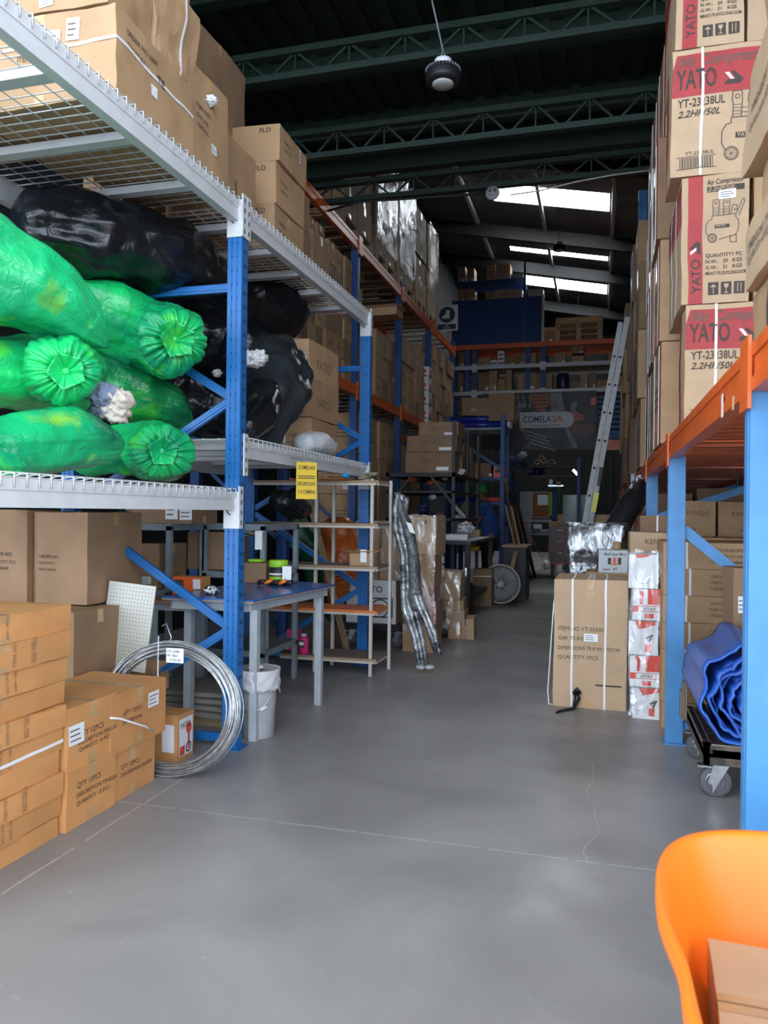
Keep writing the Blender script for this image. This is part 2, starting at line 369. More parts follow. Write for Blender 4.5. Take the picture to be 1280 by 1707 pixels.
# ------------------------------------------------------------------ cartons
def carton(label, c, d, rot=0, m=None, name='cardboard_box', cat='box', group=None, tape='x', ink=(), stick=(), strap=(), warp=.004, art=None, seed=None, tilt=None, tapem=None, straps_m=None):
    m = m or CARD; dx, dy, dz = d; seed = R.random()*90 if seed is None else seed
    b = MB(); n = max(3, min(16, int(max(d)/.045)))
    fr = {'-y': ((-dx/2, -dy/2, 0), (1, 0, 0), (0, 0, 1), (0, -1, 0), dx, dz), '+x': ((dx/2, -dy/2, 0), (0, 1, 0), (0, 0, 1), (1, 0, 0), dy, dz),
          '-x': ((-dx/2, dy/2, 0), (0, -1, 0), (0, 0, 1), (-1, 0, 0), dy, dz), '+y': ((dx/2, dy/2, 0), (-1, 0, 0), (0, 0, 1), (0, 1, 0), dx, dz),
          '+z': ((-dx/2, -dy/2, dz), (1, 0, 0), (0, 1, 0), (0, 0, 1), dx, dy), '-z': ((-dx/2, dy/2, 0), (1, 0, 0), (0, -1, 0), (0, 0, -1), dx, dy)}
    for o, ux, uy, nn, w, h in fr.values():
        o, ux, uy = Vector(o), Vector(ux), Vector(uy)
        vs = [o+ux*w*i/n+uy*h*j/n for i in range(n+1) for j in range(n+1)]
        b.add(vs, [(i*(n+1)+j, (i+1)*(n+1)+j, (i+1)*(n+1)+j+1, i*(n+1)+j+1) for i in range(n) for j in range(n)], m)
    F_ = {k: FaceP(b, v[0], v[1], v[2], v[3]) for k, v in fr.items()}
    tm = tapem or TAPE
    if tape == 'x':   # seam runs along x: shows on the x faces
        F_['+z'].rect(0, dy/2-.024, dx, .048, tm, 1); F_['+z'].rect(0, dy/2-.0015, dx, .003, INKM, 2)
        for k in ('+x', '-x'): F_[k].rect(dy/2-.024, dz-min(.07, dz*.3), .048, min(.07, dz*.3), tm, 1); F_[k].rect(dy/2-.024, 0, .048, min(.05, dz*.2), tm, 1)
    elif tape == 'y':
        F_['+z'].rect(dx/2-.024, 0, .048, dy, tm, 1); F_['+z'].rect(dx/2-.0015, 0, .003, dy, INKM, 2)
        for k in ('-y', '+y'): F_[k].rect(dx/2-.024, dz-min(.07, dz*.3), .048, min(.07, dz*.3), tm, 1); F_[k].rect(dx/2-.024, 0, .048, min(.05, dz*.2), tm, 1)
    for it in ink:
        f, u, v, sz, s = it[:5]; rot_ = it[5] if len(it) > 5 else 0; im = it[6] if len(it) > 6 else INK
        w, h = fr[f][4], fr[f][5]; F_[f].text(s, u*w, v*h, sz, im, sz > .04, rot=rot_)
    if art: art(F_, dx, dy, dz)
    def W(v):
        q = nzv(v, 2.6, seed)*warp*1.6+nzv(v, 9, seed)*warp*.6
        return v+q
    # keep boxes seated: no vertical warp at the base
    def W2(v):
        q = W(v); return Vector((q.x, q.y, v.z if v.z < .002 else q.z))
    o = tag(b.build(name, None, c, rot, W2), label, cat, group)
    if tilt: o.rotation_euler = (tilt[0], tilt[1], rot)
    for f, u, v, w, h in stick:
        b2 = MB(); g = FaceP(b2, *fr[f][:4]); x0 = u*fr[f][4]; y0 = v*fr[f][5]
        g.rect(x0, y0, w, h, WHITE, 4)
        for k in range(3): g.rect(x0+w*.1, y0+h*(.2+.25*k), w*(.5+.3*R.random()), h*.07, INKM, 5)
        b2.build('paper_sticker', o, warp=W2)
    for ax, off in strap:
        b3 = MB(); w = .013; e = .0025
        if ax == 'x': lp = [(off, -dy/2-e, 0), (off, -dy/2-e, dz+e), (off, dy/2+e, dz+e), (off, dy/2+e, 0)]; sd = Vector((w/2, 0, 0))
        elif ax == 'y': lp = [(-dx/2-e, off, 0), (-dx/2-e, off, dz+e), (dx/2+e, off, dz+e), (dx/2+e, off, 0)]; sd = Vector((0, w/2, 0))
        else: lp = [(-dx/2-e, -dy/2-e, off), (dx/2+e, -dy/2-e, off), (dx/2+e, dy/2+e, off), (-dx/2-e, dy/2+e, off), (-dx/2-e, -dy/2-e, off)]; sd = Vector((0, 0, w/2))
        pts = []
        for p, q in zip(lp, lp[1:]):
            for k in range(8): pts.append(Vector(p).lerp(Vector(q), k/8))
        pts.append(Vector(lp[-1])); vs = []
        for p in pts: vs += [p-sd, p+sd]
        b3.add(vs, [(2*i, 2*i+2, 2*i+3, 2*i+1) for i in range(len(pts)-1)], straps_m or STRAP)
        b3.build('strap', o, warp=W2, solid=.0012)
    return o
# unit carton for the many stacked far ones
def unit_box(m, seed, marks=True, film=None):
    b = MB(); b.lo((-.5, -.5, 0), (.5, .5, 1), m); e = .503
    q = lambda pts, mm: b.add(pts, [tuple(range(len(pts)))], mm)
    q([(-.5, -.06, 1.004), (.5, -.06, 1.004), (.5, .06, 1.004), (-.5, .06, 1.004)], TAPE)
    for s in (1, -1):
        q([(s*e, -.06, .72), (s*e, .06, .72), (s*e, .06, 1), (s*e, -.06, 1)], TAPE)
        q([(s*e, -.06, 0), (s*e, .06, 0), (s*e, .06, .16), (s*e, -.06, .16)], TAPE)
    if marks:
        rr = random.Random(seed)
        for s in (1, -1):
            for k in range(3):
                w = .15+.15*rr.random(); q([(s*(e+.001), -w, .38+.09*k), (s*(e+.001), w, .38+.09*k), (s*(e+.001), w, .42+.09*k), (s*(e+.001), -w, .42+.09*k)], INKG)
        for k in range(3):
            w = .15+.15*rr.random(); q([(-w, -e-.001, .4+.09*k), (w, -e-.001, .4+.09*k), (w, -e-.001, .43+.09*k), (-w, -e-.001, .43+.09*k)], INKG)
        if rr.random() < .5: q([(.15, -e-.002, .1), (.4, -e-.002, .1), (.4, -e-.002, .28), (.15, -e-.002, .28)], WHITE)
        if rr.random() < .4: q([(e+.002, .15, .1), (e+.002, .4, .1), (e+.002, .4, .24), (e+.002, .15, .24)], WHITE)
    o = b.build('proto', bevel=.012); me = o.data; COL.objects.unlink(o); bpy.data.objects.remove(o); return me
UB = [unit_box(CARD, 1), unit_box(CARD, 2), unit_box(CARDD, 3), unit_box(CARD, 4, False), unit_box(CARDL, 5)]
def ubox(c, d, label, group, k=None, rz=0, name='cardboard_box', cat='box'):
    o = bpy.data.objects.new(name, UB[R.randrange(4) if k is None else k]); COL.objects.link(o); o.location = c; o.scale = d; o.rotation_euler.z = rz
    return tag(o, label, cat, group)
# ------------------------------------------------------------------ white wire-decked rack, left
def post_mb(b, x, y, z0, z1, m, w=.085, d=.075, holes=True):
    b.lo((x-w/2, y-d/2+.013, z0), (x+w/2, y+d/2, z1), m)
    for s in (-.36, 0, .36): b.lo((x+s*w-.011, y-d/2, z0), (x+s*w+.011, y-d/2+.014, z1), m)
    b.lo((x-w/2, y-d/2+.004, z0), (x+w/2, y-d/2+.011, z1), m)
    if holes:
        z = z0+.05
        while z < z1-.03:
            for sx_ in (-.2, .2):
                b.add([(x+sx_*w+.005*math.cos(a*PI/3), y-d/2+.003, z+.006*math.sin(a*PI/3)) for a in range(6)], [tuple(range(6))], HOLE)
            b.add([(x+w/2+.001, y-.012, z+.02), (x+w/2+.001, y+.002, z+.02), (x+w/2+.001, y+.002, z+.04), (x+w/2+.001, y-.012, z+.04)], [(0, 1, 2, 3)], HOLE)
            b.add([(x+w/2+.001, y+.018, z+.02), (x+w/2+.001, y+.026, z+.02), (x+w/2+.001, y+.026, z+.04), (x+w/2+.001, y+.018, z+.04)], [(0, 1, 2, 3)], HOLE)
            z += .075
def brace_set(root, x0, x1, y, segs, m, w=.04):
    for (xa, za, xb, zb) in segs:
        b = MB(); b.bar((xa, y, za), (xb, y, zb), .028, w, m); b.bar((xa, y-.016, za), (xb, y-.016, zb), .006, w*.45, m); b.build('brace', root)
XF, XB = -1.93, -2.98
rack = empty('pallet_rack', (-2.45, 3.9, 0), 'blue and white storage rack with wire decks, full of bags on the left', 'rack')
def rp(v): return Vector(v)-Vector((-2.45, 3.9, 0))
def rbuild(b, n, parent=None):
    o = b.build(n, parent or rack)
    if parent is None: o.location = rp((0, 0, 0))
    return o
P1Y, P2Y, P0Y = 3.87, 6.3, 1.15
def brace_to(y, segs, w=.045):
    for (xa, za, xb, zb) in segs:
        b = MB(); b.bar((xa, y, za), (xb, y, zb), .028, w, BLUE); b.bar((xa, y-.016, za), (xb, y-.016, zb), .006, w*.4, BLUE); rbuild(b, 'brace')
for py_, zt in ((P0Y, 2.95), (P1Y, 2.99), (P2Y, 2.98)):
    for x in (XF-.0, XB):
        b = MB(); post_mb(b, x, py_, .006, zt, BLUE); b.lo((x-.07, py_-.06, 0), (x+.07, py_+.06, .006), BLUE); rbuild(b, 'upright_post')
    if py_ > 2:
        brace_to(py_, [(XF-.03, .66, XB+.04, 1.27), (XF-.03, .64, XB+.04, .02), (XF-.03, 1.9, XB+.04, 1.32), (XF-.03, 1.92, XB+.04, 2.5), (XF-.03, 2.52, XB+.04, 2.52), (XF-.03, .05, XB+.04, .05)])
beams = [(P0Y, P1Y, 2.985, .115), (P0Y, P1Y, 1.40, .1), (P1Y, P2Y, 2.985, .11), (P1Y, P2Y, 1.69, .1)]
DK = ['top wire deck of the near rack bay, carrying big cartons', 'lower wire deck of the near rack bay, under the green bags', 'top wire deck of the far rack bay, carrying small cartons', 'lower wire deck of the far rack bay, above the cream shelf unit']
for k, (ya, yb, zt, h) in enumerate(beams):
    for x in (XF, XB):
        b = MB(); b.lo((x-.025, ya+.045, zt-h), (x+.02, yb-.045, zt), WMET); b.lo((x+.02, ya+.045, zt-h), (x+.024, yb-.045, zt-h*.62), WMET); b.lo((x+.02, ya+.045, zt-h*.4), (x+.024, yb-.045, zt), WMET)
        bm = rbuild(b, 'beam')
        if x == XF:
            for yy in (ya, yb):
                b = MB(); s = 1 if yy == ya else -1
                b.lo((x+.044, yy+.004 if s > 0 else yy-.05, zt-.2), (x+.052, yy+.05 if s > 0 else yy-.004, zt+.03), WMET)
                for q in range(4): b.lo((x+.052, yy+s*.026-.005, zt-.18+q*.055), (x+.0535, yy+s*.026+.005, zt-.155+q*.055), HOLE)
                if s < 0: b.lo((x-.045, yy-.044, zt-.2), (x+.045, yy-.0405, zt-.0), WMET); b.tube([(x-.008+.016*math.sin(t*2.2), yy-.046, zt-.06-.022*t) for t in [q/3 for q in range(10)]], .0035, INK, 5)
                b.build('beam_connector', bm)
    # deck
    b = MB(); z = zt+.006; n = int((yb-ya)/.062)
    y0_, y1_ = ya+.05, yb-.05
    for i in range(n+1):
        y = y0_+(y1_-y0_)*i/n
        b.tube([(XF+.03, y, zt-.03), (XF+.03, y, zt+.016), (XF-.0, y, zt+.016), (XF-.03, y, z), (XB, y, z)], .0032, WMET, 4)
    for j in range(11):
        x = XF-.03-(XF-XB-.05)*j/10; b.tube([(x, y0_, z+.004), (x, (y0_+y1_)/2, z+.004-.004), (x, y1_, z+.004)], .0032, WMET, 4)
    b.tube([(XF+.012, y0_, zt+.02), (XF+.012, y1_, zt+.02)], .003, WMET, 4)
    dk = tag(b.build('wire_deck'), DK[k], 'wire deck', 'white wire decks of the left rack')
    for i in range(5):
        y = y0_+(y1_-y0_)*(i+.5)/5; b = MB(); b.lo((XB+.02, y-.03, zt-.035), (XF-.026, y+.03, zt-.012), WMET); b.lo((XB+.02, y-.03, zt-.012), (XF-.026, y-.026, zt+.002), WMET); b.build('support_channel', dk)
# yellow notice hung from the far lower beam
b = MB(); o_ = at(489, 770, X=XF+.06); u_ = Vector((0, 1, 0)); a0 = at(489, 770, X=XF+.05); a1 = at(514, 820, X=XF+.05)
b = MB(); YEL = mat('yellow_card', (.7, .48, .03), .6); w_ = .2; cx = a0+Vector((.02, .0, 0))
ux_ = Vector((.8, .6, 0)).normalized(); nn_ = Vector((.6, -.8, 0)).normalized(); w_ = .135; zt_, zb_ = a0.z, a0.z-.235
b.prism([(0, 0), (w_, 0), (w_, .235), (0, .235)], Vector((cx.x, cx.y, zb_)), ux_, (0, 0, 1), nn_, .003, YEL)
fp = FaceP(b, Vector((cx.x, cx.y, zb_))+nn_*.003, ux_, (0, 0, 1), nn_)
for i, t in enumerate(('COMELASA', '', 'RECEPCION', 'Y A COMPRAS')):
    if t: fp.text(t, w_/2, .19-.052*i, .034, INK, True, 'C', width=w_*.84)
fp.rect(.012, .143, w_*.82, .006, INK, 2); fp.rect(.012, .13, w_*.82, .006, INK, 2)
[b.tube([Vector((cx.x, cx.y, zb_+.235))+ux_*q, Vector((XF+.022, cx.y+.6*q, 1.64))], .002, CHROME, 5) for q in (.02, .11)]; tag(b.build('notice_card'), 'yellow notice card hanging from the white beam above the cream shelves', 'sign')
# ------------------------------------------------------------------ bags
def bag(label, ctl, m, e0='round', e1='knot', name='rubbish_bag', seed=0, amp=1.0, sq=.88, nt=88, nu=150, cat='bag', group='filled rubbish bags on the left rack', fold=1.0, tuftm=None):
    """ctl: (px, py, X, r_px) stations joined into one fat sack"""
    P_ = []
    for px, py, X, rp_ in ctl:
        p = at(px, py, X=X); dist = (p-Vector((0, 0, CAMZ))).dot(fw); P_.append((p, rp_*dist/F))
    def cat_(t):
        n = len(P_)-1; i = min(int(t*n), n-1); f = t*n-i
        def pt(k): return P_[max(0, min(n, k))]
        a, b_, c, d = pt(i-1), pt(i), pt(i+1), pt(i+2)
        def h(p0, p1, p2, p3): return .5*((2*p1)+(p2-p0)*f+(2*p0-5*p1+4*p2-p3)*f*f+(3*p1-p0-3*p2+p3)*f**3)
        return h(a[0], b_[0], c[0], d[0]), h(a[1], b_[1], c[1], d[1])
    secs = []   # centre, radius, knot proximity
    c0, r0 = cat_(0); c1, r1 = cat_(1); T0 = (cat_(.02)[0]-c0).normalized(); T1 = (c1-cat_(.98)[0]).normalized()
    NE = 18
    for k in range(NE):
        a = PI/2*k/NE; r = r0*math.sin(a+.02)
        if e0 == 'round': secs.append((c0-T0*r0*.75*math.cos(a), r, 0))
        else: secs.append((c0-T0*r0*(.75*math.cos(a)-(.3*(1-r/(r0*.45))**1 if r < r0*.45 else 0)), r, 1-r/r0))
    M_ = 60
    for k in range(M_+1):
        c, r = cat_(k/M_); secs.append((c, r, 0))
    for k in range(1, NE+1):
        a = PI/2*k/NE
        if e1 == 'tip': f = k/NE; secs.append((c1+T1*r1*1.25*f, r1*(1-f)**.8+.004, f*.6))
        elif e1 == 'round': secs.append((c1+T1*r1*.75*math.sin(a), r1*math.cos(a-.02), 0))
        else:
            r = r1*math.cos(a); secs.append((c1+T1*r1*(.62*math.sin(a)-(.42*(1-r/(r1*.55)) if r < r1*.55 else 0)), max(r, .003), 1-r/r1))
    b = MB(); N = len(secs); vs = []
    T = (c1-c0).normalized(); sx_ = T.cross(Vector((0, 0, 1))).normalized(); sz_ = sx_.cross(T)
    rnd = random.Random(seed); k1 = rnd.randrange(11, 16); ph = rnd.random()*6
    tans = []
    for i in range(N):
        if i < NE: tv = T0
        elif i > NE+M_: tv = T1
        else: tv = (cat_(min(1, (i-NE)/M_+.05))[0]-cat_(max(0, (i-NE)/M_-.05))[0]).normalized()
        tans.append(tv)
    for _ in range(6): tans = [tans[0]]+[(tans[i-1]+tans[i]*2+tans[i+1]).normalized() for i in range(1, N-1)]+[tans[-1]]
    for i, (c, r, kp) in enumerate(secs):
        t = i/(N-1); Tl = tans[i]; sx_ = Tl.cross(Vector((0, 0, 1)))
        sx_ = sx_.normalized() if sx_.length > .05 else Vector((1, 0, 0)); sz_ = sx_.cross(Tl)
        for j in range(nu):
            th = 2*PI*j/nu; d = sx_*math.cos(th)+sz_*math.sin(th)*sq
            p = c+d*r
            lo = nz(p, 3.0, seed)*.22+nz(p, 7, seed)*.1+(abs(nz(p, 4.5, seed+7))-.25)*-.13+(abs(nz(p, 11, seed+8))-.25)*-.05
            fd = abs(nz((p.x*5+seed, th*1.6, p.z*5), 1.0, seed))*.08-.03     # creases
            rad = math.sin(k1*th+ph+3*nz(p, 3, seed))*.004*fold
            e_ = abs(t-.5)*2; cx_, sy_ = math.cos(th), math.sin(th)
            w1 = 1-2*abs(nz((cx_*3.2, sy_*3.2, t*1.6), 1, seed+5)); w2 = 1-2*abs(nz((cx_*8, sy_*8, t*3+2*nz(p, 3, seed)), 1, seed+6)); w3 = nz(p, 14, seed)
            pr = 0; cx_0, sy_0 = math.cos(th), math.sin(th)
            if e1 == 'knot': pr = math.exp(-(c1-c).length/(.8*r1)) *.45 if i < NE+M_ else .45*(1-kp)**.5
            elif e1 == 'tip': pr = .5*math.exp(-(c1-c).length/(1.2*r1))
            if e0 == 'knot': pr = max(pr, .45*math.exp(-(c-c0).length/(1.1*r0)))
            cr1 = -(1-abs(math.sin(k1*.5*th+ph+1.6*nz(p, 2.5, seed))))**3*.2*pr-(1-abs(math.sin(k1*1.1*th+2*ph+2.5*nz(p, 4, seed))))**2*.09*pr
            lo += cr1*fold+.14*nz((cx_0*1.7, sy_0*1.7, seed), 1, seed+2)
            env = .35+.65*e_**2+kp*.8
            ax = 0
            if e1 == 'knot' and i > NE+M_:
                wv = nz(p, 3.5, seed+9)*2.2
                ax = r1*(.16*((1-abs(math.sin(k1*.5*th+ph+wv)))**2)+.1*(1-abs(math.sin(k1*1.15*th+2*ph+wv*1.6)))**2)*math.sin(PI*min(1, kp*.9+.08))
                ax += r1*.12*nz(p, 5, seed+12)
            vs.append(p-Tl*ax+d*r*(lo+fd+rad+(w1*.022+w2*.02)*env*fold+w3*.012)*amp)
    fs = [(i*nu+j, i*nu+(j+1) % nu, (i+1)*nu+(j+1) % nu, (i+1)*nu+j) for i in range(N-1) for j in range(nu)]
    fs.append(tuple(range(nu-1, -1, -1))); fs.append(tuple((N-1)*nu+j for j in range(nu)))
    fs = [f[::-1] for f in fs]
    b.add(vs, fs, m, True); ob = tag(b.build(name), label, cat, group)
    if 'knot' in (e0, e1):
        cc, TT, rr = (c1, T1, r1) if e1 == 'knot' else (c0, -T0, r0)
        kb = MB(); o = cc+TT*rr*.18
        kb.tube([o, o+TT*rr*.2, o+TT*rr*.26], [rr*.1, rr*.12, rr*.07], m, 10)
        for q in range(5):
            a = q*1.25+seed; dd = (sx_*math.cos(a)+sz_*math.sin(a)); w = TT.cross(dd)
            def fan(u, v, dd=dd, w=w, a=a): return o+TT*rr*(.2+.3*u+.03*math.sin(9*v+a))+dd*rr*(.06+.34*u)+w*rr*(v-.5)*(.12+.5*u)+TT*rr*.05*math.sin(14*v)*u
            kb.surf(fan, 7, 11, m)
        kb.build('tied_knot', ob, solid=.0015)
    return ob
X1 = -2.12
bag('green rubbish bag lying highest at the far left, pointed end down towards the aisle', [(-150, 400, -2.5, 105), (-20, 452, -2.3, 100), (90, 505, -2.15, 70), (140, 545, -2.08, 40)], GBAGT, e1='tip', seed=1)
bag('bright green knotted bag just under the big black bag', [(90, 515, -2.75, 56), (180, 532, -2.6, 64), (252, 562, -2.45, 70), (286, 566, -2.17, 62)], GBAG, seed=2)
bag('green knotted bag at the left edge, middle row, below the pointed bag', [(-150, 600, -2.5, 66), (-40, 620, -2.42, 68), (92, 626, -2.37, 70), (108, 620, -2.08, 64)], GBAG, seed=3)
bag('darker green bag wedged behind the grey rag, left of the blue brace', [(120, 625, -2.8, 60), (210, 650, -2.6, 58), (275, 680, -2.45, 42), (300, 700, -2.4, 24)], GBAGD, e1='tip', seed=4)
bag('long green bag lying in front on the lower deck, seamed end to the right', [(-160, 745, -2.35, 66), (-20, 745, -2.2, 68), (110, 735, -2.12, 62), (165, 738, -2.08, 42)], GBAGT, e1='tip', seed=5)
bag('green knotted bag in the lower right of the green bags, right of the seamed one', [(150, 755, -2.65, 48), (205, 750, -2.52, 52), (250, 750, -2.42, 56), (268, 752, -2.14, 52)], GBAG, seed=6, e1='knot')
bag('small bright green bag end poking out at the lower left edge', [(-120, 775, -2.1, 24), (-40, 775, -2.06, 26), (20, 776, -2.03, 24)], GBAG, seed=7)
bag('large shiny black bag lying across the top of the green bags', [(70, 385, -2.75, 66), (150, 395, -2.6, 84), (240, 418, -2.45, 84), (320, 450, -2.35, 62), (345, 462, -2.3, 46)], BLKBAG, e1='round', seed=8, amp=1.1)
bag('black bag in shadow behind the front blue post', [(300, 560, -2.9, 80), (350, 570, -2.75, 90), (392, 590, -2.6, 80)], BLKBAG, e1='round', seed=9)
bag('black bag low in shadow between the green bags and the blue post', [(300, 660, -2.95, 62), (345, 668, -2.8, 66), (380, 680, -2.65, 60)], BLKBAG, e1='round', seed=19)
bag('black bag pressed under the top deck of the far bay', [(400, 520, -2.6, 55), (440, 510, -2.5, 60), (475, 530, -2.4, 42)], BLKBAG, e1='round', seed=10)
bag('smoky black bag standing in the far bay with pale cloth on it', [(430, 720, -2.12, 44), (442, 670, -2.15, 60), (450, 620, -2.2, 60), (455, 600, -2.22, 50)], GRYBAG, e0='round', e1='round', seed=11, sq=.95)
bag('glossy black bag slumped at the front edge of the far bay', [(405, 715, -2.0, 30), (420, 690, -2.02, 38), (430, 660, -2.1, 36)], BLKBAG, e0='tip' if 0 else 'round', e1='round', seed=12)
bag('black bag between the smoky bag and the cartons', [(485, 715, -2.3, 28), (495, 670, -2.35, 30), (500, 620, -2.4, 28), (498, 585, -2.4, 20)], BLKBAG, e0='round', e1='round', seed=13)
bag('white plastic bag lying on the lower far deck', [(510, 738, -2.05, 18), (530, 738, -2.03, 20), (550, 746, -2.0, 13)], mat('white_bag_film', (.7, .72, .76), .35, bump=(18, .6, 1)), e1='tip', seed=14)
def clump(label, px, py, X, rpx, mats, seed, name='rag_bundle', cat='rags', group=None, flat=.8, n=3):
    p = at(px, py, X=X) if X < 0 else at(px, py, Y=X); r = rpx*(p-Vector((0, 0, CAMZ))).dot(fw)/F; b = MB()
    rr = random.Random(seed)
    for q in range(len(mats)*n):
        off = Vector((rr.uniform(-.45, .45), rr.uniform(-.45, .45), rr.uniform(-.4, .4)))*r*(0 if n == 1 else 1); s_ = r*(1 if n == 1 else .62)
        def fn(u, v, off=off, s_=s_, q=q):
            th = 2*PI*u; ph = PI*v; d = Vector((math.sin(ph)*math.cos(th), math.sin(ph)*math.sin(th), math.cos(ph)*flat))
            return p+off+d*s_*(1+.5*nz(d, 3, seed+q)+.25*abs(nz(d, 9, seed+q)))
        b.surf(fn, 34, 22, mats[q % len(mats)], wu=True)
    return tag(b.build(name), label, cat, group)
clump('bundle of blue grey and cream rags among the green bags', 186, 672, -2.02, 36, [CLOTHG, CLOTHB, CLOTHG], 3)
clump('crumpled white cloth on top of the smoky bag, beside the front blue post', 418, 604, -2.06, 24, [CLOTHW], 5, n=3)
clump('small white rag behind the front blue post', 362, 622, -2.5, 7, [CLOTHW], 6, n=1)
# ------------------------------------------------------------------ cartons on the top deck (near bay)
ZT = 3.012
G1 = 'cartons piled on the top deck of the left rack'
S1 = 'DIE|ORDER NO|MEAS:'
carton('large strapped carton at the near end of the top deck, white label on front', (-2.32, 3.10, ZT), (.72, .66, .38), .02, group=G1, tape='y', warp=.012, stick=[('-y', .5, .68, .1, .05), ('-y', .68, .68, .06, .09), ('+x', .45, .4, .05, .05)], strap=[('z', .24)],
       ink=[('-y', .36, .48, .03, 'ITEM NO'), ('-y', .36, .38, .03, 'QTY 1 PC'), ('+x', .12, .78, .035, 'ORDER NO 0000'), ('+x', .12, .62, .035, 'GROSS KG'), ('+x', .52, .6, .05, 'TIE')], seed=3)
carton('brown carton left of the strapped one, behind the beam edge', (-2.82, 2.9, ZT), (.24, .6, .34), .0, group=G1, seed=5, warp=.01)
carton('wide brown carton on top of the strapped carton, pale label at its lower edge', (-2.42, 2.93, ZT+.385), (.86, .34, .36), .02, group=G1, tape='x', warp=.014, stick=[('-y', .62, .06, .07, .05)], ink=[('-y', .15, .3, .03, 'DESCRIPTION'), ('+x', .3, .5, .04, 'MADE')], seed=8)
carton('crushed carton tilted at the end of the upper row', (-2.22, 3.31, ZT+.41), (.44, .36, .36), .06, group=G1, warp=.03, seed=9, strap=[('y', .05)], tilt=(.03, .05))
carton('carton at the very top beside the crushed one, half out of view', (-2.26, 3.3, ZT+.8), (.48, .4, .34), -.05, group=G1, warp=.016, seed=10, strap=[('y', 0)])
carton('tall carton with a torn plastic tag, behind the strapped carton', (-2.28, 3.67, ZT), (.56, .38, .56), .0, group=G1, warp=.012, seed=11, ink=[('+x', .15, .62, .035, 'ITEM NO'), ('+x', .15, .52, .035, 'GW KG'), ('+x', .15, .42, .035, 'NW KG')], stick=[('+x', .5, .3, .05, .05)])
clump('torn white tag on the tall carton edge on the top deck', 352, 168, -1.99, 9, [CLOTHW], 11, name='plastic_tag', cat='tag', n=1)
carton('big dark carton standing behind on the top deck, higher than its neighbours', (-2.72, 4.42, ZT+.56), (.74, .76, .66), .0, m=CARDD, group=G1, warp=.008, seed=12, ink=[('+x', .35, .3, .16, 'H', PI/2, WHITE)])
carton('dark carton under the big dark one on the top deck', (-2.82, 4.42, ZT), (.5, .72, .555), .0, m=CARDD, group=G1, warp=.006, seed=13)
carton('medium brown carton left of the three small lettered cartons', (-2.27, 4.2, ZT), (.4, .34, .44), .0, group=G1, warp=.008, seed=14, ink=[('+x', .3, .2, .04, 'MODEL', PI/2), ('+x', .6, .2, .04, 'PCS', PI/2)])
for i, (z, dz_, l) in enumerate(((0, .27, 'bottom'), (.275, .27, 'middle'), (.55, .24, 'top'))):
    carton('small carton with %s, %s of three on the top deck' % (['large black letters low', 'a printed triangle', 'a white square label'][i], l), (-2.29+(.02 if i == 2 else 0), 4.86, ZT+z), (.5, .5, dz_), .02*(i-1), group=G1, m=CARD, warp=.008, seed=20+i, tape='x',
           ink=[('-y', .72, .78, .045, 'FLO'), ('+x', .15, .6, .03, 'ITEM NO'), ('+x', .15, .4, .03, 'QTY PCS')]+([('-y', .2, .35, .028, 'C.T.L. 20+6008'), ('-y', .3, .2, .028, 'MADE IN PRC')] if i == 1 else []), stick=[('-y', .06, .6, .05, .06), ('+x', .7, .55, .03, .1)] if i == 2 else [])
for i, (y, x, w, d_, h) in enumerate(((5.35, -2.35, .4, .36, .4), (5.78, -2.38, .46, .4, .46), (5.35, -2.36, .4, .36, .26))):
    carton(['brown carton right of the three lettered ones', 'dark carton at the far end of the top deck', 'flat carton topmost beside the far end of the top deck'][i], (x, y, ZT+(.405 if i == 2 else 0)), (w, d_, h), 0, m=CARDD, group=G1, seed=30+i)
# boxes on the lower far deck
G2 = 'three stacked cartons on the lower deck of the far bay'
for i in range(3):
    carton('carton with %s on the far lower deck, %s of its stack' % (['its base hidden', 'a vertical white label', 'two pale stickers'][i], ['bottom', 'middle', 'top'][i]), (-2.27, 5.62, 1.71+i*.285), (.44, .62, .28), .03*(1-i), group=G2, seed=40+i, warp=.008, tape='y',
           stick=[('-y', .42, .35, .05, .17), ('-y', .1, .5, .1, .05)] if i != 1 else [('-y', .42, .1, .06, .2)], ink=[('-y', .58, .5, .03, 'ITEM NO.'), ('-y', .58, .3, .03, 'N.W.  KGS'), ('+x', .2, .3, .1, 'YATO', 0, INKG)])
# ------------------------------------------------------------------ ground level, left
G3 = 'flat orange cartons stacked at the near left'
def tall_ink(k):
    return [('+x', .3+.14*(k % 3), .12, .022, 'ITEM NO', PI/2, INKG), ('+x', .42+.14*(k % 3), .1, .018, 'QTY:1PCS', PI/2, INKG), ('+x', .52+.1*(k % 3), .14, .02, 'NW 14KG', PI/2, INKG)]
z = 0
hs = [.08, .083, .088, .089, .09, .09, .091, .095, .1, .106]
for i, h in enumerate(hs):
    y1 = 2.62+[0, .005, .01, .0, .01, .02, .035, .04, .05, .07][i]
    carton('flat orange carton, %s up from the floor in the near left stack' % (LV[i] if i else 'lowest'), (-2.31+.006*(i % 3)-.008*(i > 5), y1-.36, z), (.5, .72, h-.002), .01*math.sin(i*2.2), m=CARDO, name='flat_carton', group=G3, seed=50+i, tape='x', warp=.005,
           ink=tall_ink(i), stick=[('+x', .35, .25, .1, .06)] if i == 5 else [], strap=[('z', .03)] if i == 4 else [])
    z += h
